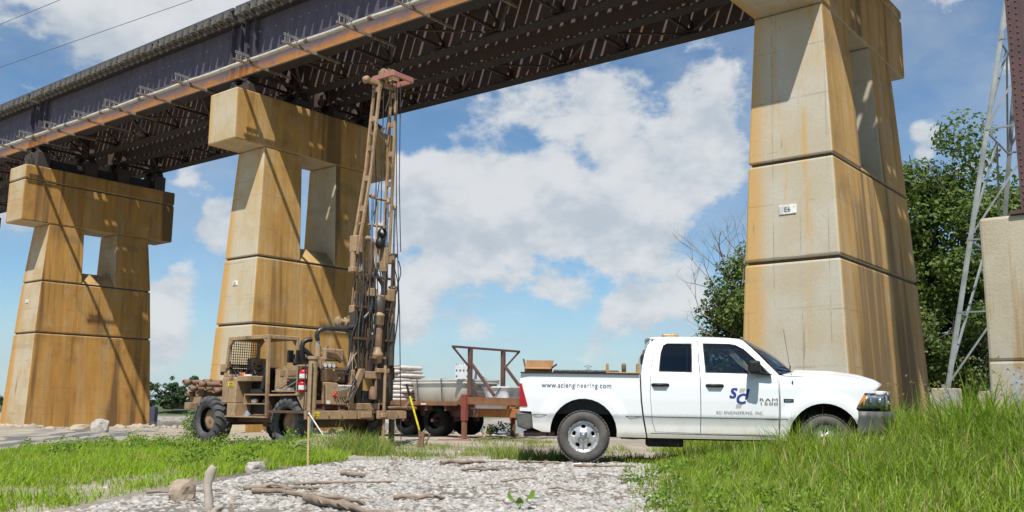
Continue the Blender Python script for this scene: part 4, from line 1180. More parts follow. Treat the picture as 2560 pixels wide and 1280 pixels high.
# --- mast foot and lower mast
MB().prism([(1.02, .80), (1.12, .80), (1.12, 1.08), (1.42, 1.62), (1.42, 1.69), (1.28, 1.69), (1.02, 1.2)], .62, .70, 'x').build('mast_bracket', TAN, rig, bevel=.01)
MB().box(.40, .68, 1.10, 1.90, .80, .95).box(.55, .70, 1.42, 1.90, 1.48, 1.64).box(.50, .66, 1.05, 1.17, 1.2, 1.66).build('mast_base', TAN, rig, bevel=.015)
MB().box(.42, .60, 1.45, 1.74, .95, 1.22).build('base_housing', BLK, rig, bevel=.02)
MB().box(.70, .80, 1.70, 2.05, 1.62, 1.71).build('rod_guide', TAN, rig, bevel=.01)
for y, w, z0, z1, mt in ((1.24, .075, 1.5, 2.95, DARKG), (1.40, .09, .95, 3.35, DARKG), (1.62, .05, 1.5, 3.4, GREASY), (2.02, .12, .95, 3.3, DARKG), (2.20, .07, .95, 3.35, DARKG)):
    MB().box(.40, .40 + .16, y - w, y + w, z0, z1).build('mast_channel', mt, rig, bevel=.01)
MB().prism([(2.28, 1.0), (2.50, 1.0), (2.50, 2.60), (2.40, 2.78), (2.28, 2.78)], .42, .46, 'x').build('mast_shroud', DARKG, rig)
MB().box(.44, .54, 2.24, 2.36, .60, 1.75).build('rear_post', DARKG, rig, bevel=.01)
MB().tube([(.5, 2.34, 1.70), (.52, 2.40, 1.78), (.52, 2.45, 1.74), (.52, 2.46, 1.50), (.52, 2.42, 1.42)], .014, 6).cyl((.52, 2.30, 1.78), (.52, 2.62, 1.80), .012, n=6).build('hook', DARKG, rig)
# --- mast: two ladder-like side frames
LF = [(1.06, 2.6), (1.14, 4.2), (1.275, 4.9), (1.485, 6.24), (1.66, 8.26)]
RF = [(2.11, 2.6), (2.12, 4.3), (2.135, 4.9), (2.157, 6.38), (2.185, 8.29)]
def yz(P, z):
    return float(np.interp(z, [p[1] for p in P], [p[0] for p in P]))
for nm, P in (('left', LF), ('right', RF)):
    fr_ = thing('mast_frame', (0, 0, 0), None, None); fr_.parent = rig
    for a in (.41, .60):
        m_ = MB()
        for i in range(1, len(P) - 1):
            m_.bar((a, P[i][0], P[i][1]), (a, P[i + 1][0], P[i + 1][1] + (.004 if i < len(P) - 2 else 0)), .055, .065, up=(0, 1, 0))
        m_.build('mast_rail', TAN, fr_, bevel=.006)
    for z in np.arange(4.55, 8.2, .72):
        y = yz(P, z)
        MB().box(.435, .575, y - .022, y + .022, z - .06, z + .06).build('rung', TAN, fr_, bevel=.005)
MB().bar((.40, 1.59, 7.46), (.41, 2.14, 6.95), .05).build('mast_brace', TAN, rig); MB().bar((.46, 1.55, 7.05), (.46, 2.15, 7.40), .05).build('mast_brace', TAN, rig)
MB().tube([(.5, 1.50, 5.60), (.55, 1.72, 5.56), (.55, 1.95, 5.57), (.5, 2.15, 5.64)], .03, 8).build('crosshead_bar', TAN, rig)
MB().cyl((.5, 1.27, 4.92), (.5, 2.12, 4.96), .03, n=8).build('mast_brace', TAN, rig)
MB().box(.40, .62, 1.08, 1.30, 4.25, 4.62).cyl((.5, 1.12, 3.85), (.5, 1.12, 4.25), .07, n=12).cyl((.5, 1.24, 3.9), (.5, 1.24, 4.25), .05, n=12).box(.42, .58, 1.05, 1.30, 3.80, 3.92).build('mast_knuckle', TAN, rig, bevel=.015)
for y, zt, zm, zb, r in ((1.60, 5.60, 4.50, 3.45, .03), (2.07, 5.55, 4.30, 3.35, .027), (2.30, 5.45, 4.32, 3.55, .026)):
    MB().cyl((.55, y, zm), (.55, y, zt), r, n=10).build('feed_rod', ROD, rig)
    MB().cyl((.55, y, zb), (.55, y, zm + .04), r * 1.9, n=12).build('feed_barrel', GREASY, rig)
    MB().lathe([(0, .07), (.05, .05), (.05, -.04), (.03, -.06)], (.55, y, zt), 'z', 10).build('rod_end', TAN, rig)
MB().cyl((.55, 2.30, 2.75), (.55, 2.30, 3.56), .075, n=14).cyl((.55, 2.30, 3.56), (.55, 2.30, 3.60), .10, n=14).build('feed_sleeve', TAN, rig)
MB().cyl((.55, 2.30, 1.8), (.55, 2.30, 2.75), .085, n=14).build('feed_sleeve', DARKG, rig)
MB().cyl((.55, 2.30, 4.28), (.55, 2.30, 4.36), .085, n=14).build('feed_gland', DARKG, rig)
MB().cyl((.54, 1.76, 3.4), (.54, 1.76, 5.5), .022, n=8).cyl((.54, 1.98, 3.4), (.54, 1.98, 5.5), .02, n=8).build('guide_rod', TAN, rig)
# top drive and swivel
MB().lathe([(.0, .18), (.06, .16), (.08, .10), (.06, .05), (.09, .0), (.11, -.10), (.09, -.18), (0, -.2)], (.58, 1.83, 4.62), 'z', 14).lathe([(.10, -.05), (.12, 0), (.10, .05)], (.62, 1.86, 4.78), 'x', 14).build('swivel', BLK, rig)
MB().box(.48, .66, 1.92, 2.05, 3.9, 4.45).box(.44, .62, 2.05, 2.28, 4.12, 4.30).build('drive_bracket', TAN, rig, bevel=.01)
MB().box(.46, .68, 1.50, 1.72, 3.30, 3.48).box(.46, .66, 1.72, 2.12, 3.26, 3.36).box(.46, .68, 2.06, 2.26, 3.24, 3.52).build('crosshead', TAN, rig, bevel=.015)
MB().lathe([(.13, 0), (.15, .1), (.15, .34), (.10, .40)], (.60, 1.84, 2.92), 'z', 16).build('drive_head', DARKG, rig)
MB().lathe([(.085, 0), (.12, .03), (.12, .20), (.13, .21), (.13, .25), (.06, .30), (.035, .40), (0, .42)], (.66, 1.80, 2.66), 'z', 18).build('hammer', TAN, rig)
MB().lathe([(.07, 0), (.085, .05), (.085, .42), (.07, .52)], (.66, 1.81, 2.14), 'z', 14).build('drill_steel', RUSTP, rig)
MB().lathe([(.05, -.16), (.10, -.14), (.12, -.02), (.14, 0), (.14, .06), (.10, .10), (.08, .2)], (.66, 1.78, 1.98), 'z', 14).box(.6, .74, 1.62, 1.98, 1.93, 1.97).build('chuck', TAN, rig)
MB().cyl((.66, 1.77, 1.1), (.66, 1.77, 1.9), .035, n=10).build('kelly_bar', RUSTP, rig)
MB().lathe([(.085, 0), (.095, .02), (.085, .2), (.05, .28)], (.70, 1.66, 1.03), 'z', 14).build('rod_holder', RUSTP, rig)
MB().cyl((.78, 1.93, .06), (.78, 1.93, 1.78), .036, n=12).build('drill_rod', TAN, rig)
MB().box(.60, .92, 1.80, 2.08, .02, .10).build('rod_foot', GREASY, rig, bevel=.01)
MB().cyl((.78, 1.93, .10), (.78, 1.93, .20), .07, n=12).build('rod_collar', TAN, rig)
# winch
w_ = MB().cyl((.30, .92, 2.70), (.30, 1.30, 2.72), .05, n=14).build('winch_drum', TAN, rig)
for y in (.94, 1.12):
    MB().lathe([(.0, 0), (.115, .0), (.12, .015), (.115, .03), (0, .03)], (.30, y, 2.70), 'y', 20).build('drum_flange', TAN, w_)
MB().box(.24, .46, 1.22, 1.46, 2.60, 2.86).cyl((.3, 1.35, 2.86), (.3, 1.35, 3.02), .06, n=10).box(.36, .52, 1.16, 1.40, 2.9, 3.08).build('winch_gearbox', TAN, rig, bevel=.02)
for q in range(3):
    MB().bar((.42, 1.20 + .06 * q, 3.05), (.42, 1.26 + .05 * q, 3.9), .022).build('feed_link', TAN, rig)
# crown
cz = 8.30
MB().bar((.50, 1.32, cz), (.50, 2.2, cz + .04), .10, .11).build('crown_beam', TAN, rig, bevel=.01)
MB().lathe([(0, -.05), (.085, -.05), (.085, .05), (0, .05)], (.5, 1.32, cz), 'x', 14).build('crown_sheave', TAN, rig)
m_ = MB()
R4 = [(.30, 1.70, cz + .16), (.30, 2.35, cz + .16), (.98, 2.35, cz + .16), (.98, 1.70, cz + .16)]
for i in range(4):
    m_.bar(R4[i], R4[(i + 1) % 4], .055, .12)
m_.build('crown_frame', MASTRED, rig, bevel=.008)
for a, y, r in ((.55, 1.80, .13), (.62, 2.0, .15), (.48, 2.15, .10)):
    MB().lathe([(0, -.03), (r * .9, -.03), (r, -.03), (r * .85, 0), (r, .03), (r * .9, .03), (0, .03)], (a, y, cz + .26), 'y', 18).build('crown_sheave', TAN, rig)
for a in (.45, .60, .75):
    MB().box(a, a + .02, 1.74, 2.1, cz + .1, cz + .34).build('crown_plate', TAN, rig)
CAB = mat('wire_rope', (.05, .045, .04), .6, .3)
for P in ([(.62, 2.15, cz + .2), (.66, 2.25, 5.2), (.72, 2.38, 3.0), (.80, 2.46, .15)], [(.60, 2.06, cz + .2), (.56, 1.7, 5.4), (.40, 1.2, 3.2), (.30, 1.05, 2.78)], [(.55, 1.82, cz + .2), (.62, 1.80, 5.0)], [(.70, 2.22, cz + .1), (.70, 2.27, 6.), (.72, 2.36, 4.4)]):
    MB().tube(P, .011, 6).build('wire_rope', CAB, rig)
MB().tube(smooth_path([(.42, 1.62, 8.2), (.42, 1.80, 6.0), (.44, 1.78, 5.0)]), .012, 6).build('hose', HOSE, rig)
for q, (y0, y1) in enumerate(((1.95, 2.02), (2.2, 2.36), (2.38, 2.36))):
    MB().tube(smooth_path([(.64, y0, 4.2), (.66, y0 + .06, 3.95), (.66, y1, 3.65), (.62, y1 - .03, 3.38)]), .013, 6).build('hose', HOSE, rig)

rr = random.Random(15)
for q in range(16):      # hydraulic lines strapped down the lower mast
    y = 1.12 + 1.22 * q / 15 + rr.uniform(-.02, .02); z1 = rr.uniform(3.2, 4.6); z0 = rr.uniform(1.5, 2.3); a = rr.choice((.58, .62, .66))
    MB().tube(smooth_path([(a, y, z1), (a + .03, y + rr.uniform(-.08, .08), (z0 * .4 + z1 * .6)), (a, y + rr.uniform(-.06, .06), (z0 * .7 + z1 * .3)), (a - .02, y + rr.uniform(-.05, .05), z0)], 5), rr.choice((.012, .016, .022)), 6).build('hose', (HOSE, GREASY, DARKG)[q % 3], rig)
for z in (2.35, 3.05, 3.75):
    MB().box(.60, .64, 1.12, 2.30, z - .025, z + .025).build('hose_clamp', GREASY, rig)
# fire extinguishers hung on the guard mesh
FRED = mat('extinguisher_red', (.48, .015, .02), .25, col2=(.36, .012, .015))
def rigw(a, y, z):
    p = Vector((-4.605, 19.5, -.1)) + AX * a + AT * y
    return Vector((p.x, p.y, p.z + z))
for a, z0, lab in ((.40, 1.40, 'upper of two red fire extinguishers hung on the drill rig'), (.385, 1.165, 'lower of two red fire extinguishers hung on the drill rig')):
    e_ = thing('fire_extinguisher', rigw(a, -.03, z0), lab, 'fire extinguisher', 'fire extinguishers on the drill rig', (0, 0, ROTZ))
    MB().lathe([(0, 0), (.07, .0), (.082, .015), (.082, .19), (.06, .225), (.025, .235)], (0, 0, 0), 'z', 20).build('cylinder_shell', FRED, e_)
    MB().lathe([(.0835, .05), (.0835, .14)], (0, 0, 0), 'z', 20).build('paper_label', WHT, e_)
    MB().cyl((0, 0, .235), (0, 0, .26), .022, n=8).bar((-.03, -.01, .265), (.09, -.02, .285), .018).build('valve', BLK, e_)
    MB().tube([(0, -.03, .25), (-.08, -.05, .22), (-.095, -.05, .10), (-.09, -.04, .03)], .011, 6).build('discharge_hose', BLK, e_)
# casing pipes laid across the rack at the nose of the rig
PP = [(-4.0, 1.40, 'topmost at the outer end'), (-3.85, 1.255, 'second row, nearest the outer end'), (-3.95, 1.125, 'lowest at the outer end'), (-3.35, 1.35, 'top row, next to the console'), (-3.48, 1.13, 'lowest row, above the wheel'), (-3.68, 1.41, 'top row, between two others'), (-3.20, 1.20, 'second row, above the wheel'), (-3.0, 1.38, 'top row, pushed far back'), (-2.85, 1.22, 'low, hard against the console'), (-3.62, 1.26, 'in the core of the bundle')]
for i, (a, z, where) in enumerate(PP):
    y0 = (-.05, .02, 0, -.08, .0, .28, .25, .3, .35, .3)[i]
    r = (.058, .05, .05, .062, .062, .06, .055, .06, .05, .05)[i]
    o = thing('casing_pipe', rigw(a, y0, z), 'rusty casing pipe in the bundle on the rig nose, ' + where, 'pipe', 'casing pipes bundled on the rig', (0, 0, ROTZ))
    MB().lathe([(r * .8, 1.5), (r * .8, .0), (r, .0), (r, 1.5)], (0, 0, 0), 'y', 16, closed=True).build('tube', RUSTP, o).rotation_euler = (0, 0, math.pi)
    MB().lathe([(r * 1.01, .20), (r * 1.14, .20), (r * 1.14, .03), (r * 1.01, .03)], (0, 0, 0), 'y', 16, closed=True).build('collar', RUSTP, o).rotation_euler = (0, 0, math.pi)
# ================================================================== flatbed trailer and its load
RUST = mat('rusted_steel', (.12, .06, .038), .8, col2=(.25, .115, .045), scale=2.6, amt=.8, bump=.2)
RUSTO = mat('orange_rust', (.40, .17, .045), .85, col2=(.22, .09, .035), scale=3.5, amt=.9, bump=.2)
RUSTD = mat('dark_rust_steel', (.075, .045, .04), .7, col2=(.15, .07, .05), scale=3, amt=.8)
LEGRED = mat('faded_red_paint', (.26, .055, .045), .6, col2=(.18, .045, .035), scale=4)
DECKW = mat('deck_timber', (.27, .17, .09), .9, col2=(.36, .20, .09), scale=4, stretch=(.3, 4, 4), bump=.3)
TRO = Vector((-1.359, 27.464, -.15))
def trw(a, y, z):
    p = TRO + AX * a + AT * y
    return Vector((p.x, p.y, TRO.z + z))
tra = thing('flatbed_trailer', TRO, 'rusty flatbed trailer on red landing legs, parked behind the drill rig', 'trailer', None, (0, 0, ROTZ))
for i in range(9):       # deck planks
    MB().box(-7.5, -.28, .03 + i * .258, .03 + i * .258 + .25, 1.0, 1.045).build('plank', DECKW, tra)
MB().box(-7.5, -.28, -.03, .025, .93, 1.05).build('side_rail', RUST, tra, bevel=.008)
MB().box(-7.5, -.28, 2.36, 2.41, .93, 1.05).build('side_rail', RUST, tra, bevel=.008)
for y in (.62, 1.72):
    MB().prism([(-7.3, .62), (.1, .60), (.1, .98), (-7.3, .98)], y - .06, y + .06, 'y').build('frame_rail', RUSTD, tra)
for x in np.arange(-7.2, -.4, .8):
    MB().box(x - .04, x + .04, .03, 2.35, .78, .995).build('cross_member', RUSTD, tra)
MB().prism([(-.28, 1.05), (-.28, .98), (-.1, .93), (-.02, 1.22), (-.15, 1.22)], -.03, 2.4, 'y').build('front_sill', RUST, tra, bevel=.01)
for y in (.02, 2.34):
    MB().prism([(-.02, .98), (2.2, .95), (2.2, 1.16), (-.02, 1.20)], y, y + .05, 'y').build('gooseneck_rail', RUST, tra, bevel=.006)
for x in (.25, .62, 1.02, 1.45, 1.9):
    MB().box(x - .03, x + .03, .075, 2.335, .98, 1.15).build('gooseneck_rib', RUSTD, tra)
MB().prism([(.12, .62), (1.95, .60), (1.95, .84), (.12, .92)], .45, .53, 'y').build('gooseneck_beam', RUSTO, tra, bevel=.01)
MB().prism([(.12, .62), (1.95, .60), (1.95, .84), (.12, .92)], 1.80, 1.88, 'y').build('gooseneck_beam', RUSTO, tra, bevel=.01)
for y in (.0, 2.30):
    l_ = MB().box(-.09, .09, y - .07, y + .07, .50, 1.27).build('landing_leg', LEGRED, tra, bevel=.01)
    MB().box(-.065, .065, y - .05, y + .05, .03, .50).build('inner_leg', RUST, l_)
    MB().box(-.13, .13, y - .12, y + .12, .0, .03).build('foot_plate', RUST, l_)
MB().cyl((0, .07, .85), (0, 2.23, .85), .025, n=8).build('crank_shaft', RUSTD, tra)
for a in (-2.75, -1.50):
    for y, sg in ((.42, -1), (.70, -1), (1.72, 1), (2.0, 1)):
        w_ = thing('wheel', (0, 0, 0), None, None); w_.parent = tra; w_.location = (a, y, .49)
        if sg > 0:
            w_.rotation_euler = (0, 0, math.pi)
        MB().lathe([(.27, -.10), (.30, -.125), (.42, -.13), (.47, -.10), (.49, -.06), (.49, .06), (.47, .10), (.42, .13), (.30, .125), (.27, .10)], (0, 0, 0), 'y', 30).build('tyre', mat('trailer_tyre', (.014, .014, .014), .9, spec=.2), w_)  # near-black rubber: the shade under the deck is put into its colour
        MB().lathe([(.275, -.09), (.26, -.04), (.16, -.02), (.10, -.04), (.09, -.09), (0, -.10)], (0, 0, 0), 'y', 24).build('rim', mat('trailer_rim', (.022, .018, .016), .8), w_)  # rim blackened too, deck shade painted in
    MB().cyl((a, .2, .49), (a, 2.2, .49), .06, n=10).build('axle', RUSTD, tra)
MB().box(-3.2, -.9, .66, .80, .45, .62).box(-3.2, -.9, 1.6, 1.74, .45, .62).build('suspension', RUSTD, tra)
MB().box(-1.9, -1.78, -.034, -.03, .955, 1.0).build('reflector', REDL, tra); MB().box(-1.76, -1.55, -.034, -.03, .955, 1.0).build('reflector', WHT, tra)
V, F = text_mesh('30', .16)
MB().add([(-.62 + v[0], -.033, .965 + v[1] * .55) for v in V], F).build('lettering', RUSTD, tra, fix=False)
# headboard rack at the front of the deck
rk = thing('pipe_rack', trw(0, 0, 1.22), 'tall rusty steel rack standing at the front of the flatbed trailer', 'rack', None, (0, 0, ROTZ))
for y in (.22, 1.78):
    MB().box(-.07, .07, y - .045, y + .045, 0, 1.40).build('post', RUSTD, rk, bevel=.006)
    MB().bar((.06, y, .95), (.95, y, .02), .075).build('back_brace', RUSTD, rk)
MB().box(-.04, .04, -.58, 2.60, 1.40, 1.465).build('top_bar', RUSTD, rk, bevel=.005)
MB().bar((0, -.55, 1.41), (0, .18, .86), .045).build('wing_brace', RUSTD, rk); MB().bar((0, 2.57, 1.41), (0, 1.82, .86), .045).build('wing_brace', RUSTD, rk)
MB().bar((.1, .26, .35), (.7, 1.0, .05), .03).build('stay', RUSTD, rk)
# pale tank lashed on the deck
TANK = mat('pale_tank_plastic', (.60, .60, .54), .45, col2=(.53, .52, .46), scale=2)
STRAP = mat('strap_grey', (.12, .13, .13), .8)
tk = thing('poly_tank', trw(-1.32, 1.02, 1.046), 'long pale plastic tank with rounded ends, strapped down on the trailer', 'tank', None, (0, 0, ROTZ))
def stadium(hx, hy, r, n=10):
    pts = []
    for cx, cy, a0 in ((hx - r, hy - r, 0), (-hx + r, hy - r, 90), (-hx + r, -hy + r, 180), (hx - r, -hy + r, 270)):
        for k in range(n + 1):
            a = math.radians(a0 + 90 * k / n); pts.append((cx + r * math.cos(a), cy + r * math.sin(a)))
    return pts
def stack_rings(rings):     # list of (outline, z)
    m_ = MB(); n = len(rings[0][0]); V = []; F = []
    for o_, z in rings:
        V += [(x, y, z) for x, y in o_]
    for i in range(len(rings) - 1):
        F += [(i * n + k, i * n + (k + 1) % n, (i + 1) * n + (k + 1) % n, (i + 1) * n + k) for k in range(n)]
    m_.add(V, F, True)
    m_.add([V[k] for k in range(n)], [tuple(range(n))]); m_.add(V[-n:], [tuple(range(n))])
    return m_
stack_rings([(stadium(1.14, .80, .45), 0), (stadium(1.18, .84, .48), .04), (stadium(1.24, .90, .5), .56)]).build('shell', TANK, tk)
for z0, z1, e in ((.555, .60, .05), (.64, .68, .055), (.60, .64, .03)):
    stack_rings([(stadium(1.24 + e, .90 + e, .5), z0), (stadium(1.24 + e, .90 + e, .5), z1)]).build('rim', TANK, tk, bevel=.01)
for x in (-.72, .30):
    MB().box(x - .025, x + .025, -.965, .965, .685, .695).prism([(-.96, .69), (-.97, .69), (-.90, .0), (-.89, .0)], x - .025, x + .025, 'x').build('strap', STRAP, tk)
# stack of folded white sacks
SACK = mat('sack_woven_white', (.66, .62, .58), .9, col2=(.50, .44, .40), scale=6, amt=.7, bump=.4, bscale=14)
ordn = ['bottom', 'second', 'third', 'fourth', 'fifth', 'sixth', 'seventh', 'eighth', 'topmost']
rs = random.Random(3)
for k in range(9):
    hx, hy = .66 + rs.uniform(-.05, .05) - .015 * k, .55 + rs.uniform(-.03, .03)
    z = 1.05 + k * .125
    o = stack_rings([(stadium(hx * .9, hy * .9, .12, 4), 0), (stadium(hx, hy, .14, 4), .03), (stadium(hx * 1.01, hy, .14, 4), .085), (stadium(hx * .9, hy * .88, .12, 4), .122)])
    o.v = [(x + .04 * noise.noise((x * 3, y * 3, k * 2.)), y + .04 * noise.noise((x * 3, y * 3, k * 2. + 9)), zz + .018 * noise.noise((x * 4, y * 4, k * 3.))) for x, y, zz in o.v]
    o = o.build('folded_sack', SACK, None, label='folded white woven sack, %s in the pile behind the drill mast' % ordn[k], cat='sack', group='white sacks piled on the trailer', loc=trw(-3.35 + rs.uniform(-.05, .05), .62 + rs.uniform(-.04, .04), z), rotz=ROTZ + rs.uniform(-.06, .06))
# white bins on the gooseneck
BINW = mat('bin_white_plastic', (.74, .75, .75), .4, col2=(.66, .66, .65), scale=3)
lb = thing('white_bin', trw(.82, .80, 1.165), 'white plastic bin with a folded sheet on top, behind the pickup tail lamp', 'bin', None, (0, 0, ROTZ))
stack_rings([(stadium(.42, .34, .08, 4), 0), (stadium(.50, .41, .09, 4), .30)]).build('tub', BINW, lb)
stack_rings([(stadium(.53, .44, .09, 4), .301), (stadium(.53, .44, .09, 4), .325)]).build('lid', BINW, lb)
MB().box(-.2, .5, -.3, .3, .328, .345).build('folded_sheet', SACK, lb)
MB().bar((-.1, -.37, .0), (.25, -.42, .30), .02).build('strap', STRAP, lb)
lb = thing('white_tray', trw(.80, .28, .86), 'shallow white plastic tray below the white bin, beside the pickup tail', 'tray', None, (0, 0, ROTZ))
stack_rings([(stadium(.50, .14, .05, 4), 0), (stadium(.56, .165, .06, 4), .20)]).build('tub', BINW, lb)
MB().box(-.58, .58, -.18, .18, .201, .225).build('rim', BINW, lb, bevel=.008)

# ================================================================== old pier, riveted column and lattice tower on the right
t = NT('old_concrete')
n1, n2, n3 = t.noise(1.1, 6, .62), t.noise(2.9, 5, .6, stretch=(1.3, 1.3, .08)), t.noise(18, 6, .7)
_, _, pz_ = t.xyz()
c = t.mix(t.ss(n1, .3, .7), (.46, .41, .31), (.38, .33, .235))
c = t.mix(t.ss(n2, .52, .66, 0, .75), c, (.33, .20, .085))
c = t.mix(t.ss(n3, .5, .8, 0, .4), c, (.26, .23, .19))
c = t.mix(t.math('MULTIPLY', t.ss(t.noise(1.6, 5, .7), .5, .62), t.ss(pz_, 2.6, 1.6)), c, (.40, .40, .44))
t.bump(t.math('ADD', n3, n1), .4, .02)
OLDC = t.done(c, .93, 0, .2)
op = thing('old_concrete_pier', (8.02, 15.5, -.3), 'squat weathered concrete pier with rust streaks beside the lattice tower', 'bridge pier', None, (0, 0, ROTZ))
MB().box(0, 3.2, 0, 1.9, 0, 1.95).build('lower_lift', OLDC, op, bevel=.04, seg=2)
MB().box(.004, 3.196, .004, 1.896, 1.955, 4.40).build('upper_lift', OLDC, op, bevel=.05, seg=2)
rc = thing('riveted_column', (8.53, 15.09, 4.103), 'dark red riveted steel column rising from the squat concrete pier', 'steel column', None, (0, 0, ROTZ))
RIVM = mat('column_paint', (.105, .048, .045), .6, col2=(.065, .035, .036), scale=3, amt=.7)
MB().box(-.15, 1.05, -.05, .9, 0, .06).build('base_plate', RIVM, rc)
MB().box(0, .9, .10, .13, .06, 13).build('face_plate', RIVM, rc); MB().box(0, .9, .70, .73, .06, 13).build('face_plate', RIVM, rc)
MB().box(0, .025, .131, .699, .06, 13).build('web_plate', RIVM, rc); MB().box(.875, .9, .131, .699, .06, 13).build('web_plate', RIVM, rc)
for x in (0., .68):
    MB().box(x, x + .22, .085, .0995, .06, 13).build('cover_angle', RIVM, rc)
m_ = MB()
for z in np.arange(.15, 12.9, .115):
    for x in (.055, .165, .735, .845):
        m_.lathe([(.019, 0), (.016, .010), (.0, .016)], (x, .085, z + (.055 if x in (.165, .735) else 0)), 'y', 6)
o = m_.build('rivet', RIVM, rc, fix=False); o['kind'] = 'stuff'

TWR = mat('tower_galvanised', (.29, .315, .31), .5, .3, col2=(.21, .23, .225), scale=1.2)
TB = Vector((15.04, 32.0, 1.15))
tower = thing('lattice_tower', TB, 'grey steel lattice tower on a concrete footing in front of the trees', 'lattice tower', None, (0, 0, ROTZ))
TW, TH, TT = 7.0, 19.0, .40
def tleg(i, j, z):
    k = min(1, z / TH); c_ = TW / 2; h_ = c_ * (1 - k) + TT * k
    return Vector((c_ + (2 * i - 1) * h_, c_ + (2 * j - 1) * h_, z + .4))
for i in (0, 1):
    for j in (0, 1):
        a, b_ = tleg(i, j, 0), tleg(i, j, TH)
        m_ = MB(); sx, sy = (1 - 2 * i), (1 - 2 * j)
        m_.bar(a, b_, .018, .15, up=(0, 1, 0)); m_.bar(a + Vector((sx * .07, 0, 0)), b_ + Vector((sx * .07, 0, 0)), .15, .018, up=(0, 1, 0))
        m_.build('tower_leg', TWR, tower)
        MB().box(a.x - .4, a.x + .4, a.y - .4, a.y + .4, -1.6, .36).build('footing', OLDC, tower, bevel=.03)
        MB().box(a.x - .12, a.x + .12, a.y - .12, a.y + .12, .361, .5).build('foot_plate', TWR, tower)
lv = [0, 5.2, 9.3, 12.8, 15.8, 19]
for k in range(len(lv) - 1):
    for f in range(4):
        c0, c1 = [((0, 0), (1, 0)), ((1, 0), (1, 1)), ((1, 1), (0, 1)), ((0, 1), (0, 0))][f]
        p0, p1, q0, q1 = tleg(*c0, lv[k]), tleg(*c1, lv[k]), tleg(*c0, lv[k + 1]), tleg(*c1, lv[k + 1])
        MB().bar(q0, q1, .06).build('girt', TWR, tower)
        mid = (q0 + q1) / 2
        MB().bar(p0, mid, .065).build('brace', TWR, tower); MB().bar(p1, mid, .065).build('brace', TWR, tower)
        if k < 1:
            h0, h1 = tleg(*c0, (lv[k] + lv[k + 1]) / 2), tleg(*c1, (lv[k] + lv[k + 1]) / 2)
            MB().bar(h0, (p0 + mid) / 2, .05).build('sub_brace', TWR, tower); MB().bar(h1, (p1 + mid) / 2, .05).build('sub_brace', TWR, tower)
for z, w in ((17.1, 4.2), (19, 3.0)):
    MB().bar((TW / 2 - w, TW / 2, z + .6), (TW / 2 + w, TW / 2, z + .6), .14).build('cross_arm', TWR, tower)
# overhead wires in front of the clouds
WIRE = mat('overhead_wire', (.16, .17, .18), .6)
for P, lab in (([(-62, 60, 14.6), (-50, 60, 19.8), (-35.4, 60, 26.3), (-20, 60, 33.4)], 'upper of two thin overhead wires crossing the sky'), ([(-62, 60, 13.2), (-35.1, 60, 23.2), (-22.3, 60, 28.2), (-5, 60, 35.1)], 'lower, longer one of two thin overhead wires in the sky')):
    MB().tube(P, .022, 5).build('overhead_wire', WIRE, None, label=lab, cat='wire', group='overhead wires')

# ================================================================== across the river
EW = mat('elevator_white', (.62, .63, .64), .8, col2=(.52, .53, .55), scale=.15)
EG = mat('silo_grey', (.42, .47, .54), .7, col2=(.52, .56, .60), scale=.2, stretch=(4, 4, .3))
WIN = mat('far_window', (.10, .12, .14), .3)
el = thing('grain_elevator', (-42, 800, -3), 'white grain elevator tower with rows of windows, far across the river', 'grain elevator')
MB().box(-6, 6, -6, 6, 0, 35).build('tower_block', EW, el)
for r, z in enumerate((30.5, 25.5, 20.0, 14.5)):
    for q in range(4):
        if r == 1 and q in (1, 2):
            continue
        x = -4.6 + q * 3.05
        MB().box(x - .7, x + .7, -6.12, -6.003, z - .8, z + .8).build('window', WIN, el)
MB().box(-3.5, 3.5, -3, 3, 35, 36.2).build('roof_house', EW, el)
for q in range(6):
    MB().box(-5 + q * 2, -4.6 + q * 2, -5.5, -5.1, 35, 36.4).build('vent_stack', WIN, el)
si = thing('silo_bank', (-24.5, 800, -3), 'bank of grey silos beside the white grain elevator, across the river', 'silo')
for q in range(5):
    MB().lathe([(0, 0), (2.2, 0), (2.2, 20), (1.2, 21.5), (0, 22)], (-5.6 + q * 2.9, (q % 2) * 2.0, 0), 'z', 14).build('silo', EG, si)
MB().box(-6.6, -4.9, -1, 1, 22, 31).box(-6, -5.5, -.3, .3, 31, 34).build('head_house', WIN, si)
MB().bar((-6, 0, 30), (4, 0, 23), .5).bar((-8, 0, 19), (-6, 0, 30), .5).build('conveyor', WIN, si)
py = thing('power_pylon', (58.5, 700, -3), 'tiny far power pylon with wide arms seen over the pickup bed', 'pylon')
for sx in (-1, 1):
    for sy in (-1, 1):
        MB().bar((sx * 3, sy * 3, 0), (sx * .5, sy * .5, 31), .3).build('tower_leg', WIRE, py)
for z, w in ((24, 5.5), (27.5, 8.5), (31, 3)):
    MB().bar((-w, 0, z), (0, 0, z + 1.3), .3).bar((w, 0, z), (0, 0, z + 1.3), .3).bar((-w, 0, z), (w, 0, z - .2), .25).build('cross_arm', WIRE, py)
for (x, y, w, h, mt, lab) in ((-127.0, 352, 3.2, 6.2, mat('far_brick', (.34, .2, .13), .8), 'orange-brown house among the trees on the far shore'), (-117.5, 352, 2.6, 7.2, EW, 'white house at the edge of the trees on the far shore')):
    hs = thing('far_house', (x, y, -2.8), lab, 'house')
    MB().box(-w, w, -3, 3, 0, h).build('wall', mt, hs)
    MB().prism([(-w - .3, h), (w + .3, h), (0, h + 1.6)], -3.2, 3.2, 'y').build('roof', EG, hs)
    MB().box(-.5, .5, -3.1, -3.0, h - 2.4, h - 1.1).build('window', WIN, hs)
dl = thing('mooring_cell', (-122.5, 318, -6.9), 'dark square mooring cell standing in the water at the far shore', 'mooring cell')
MB().box(-2.1, 1.6, -1.5, 1.5, 0, 4.8).build('cell', mat('cell_dark', (.05, .055, .085), .7), dl, bevel=.1)
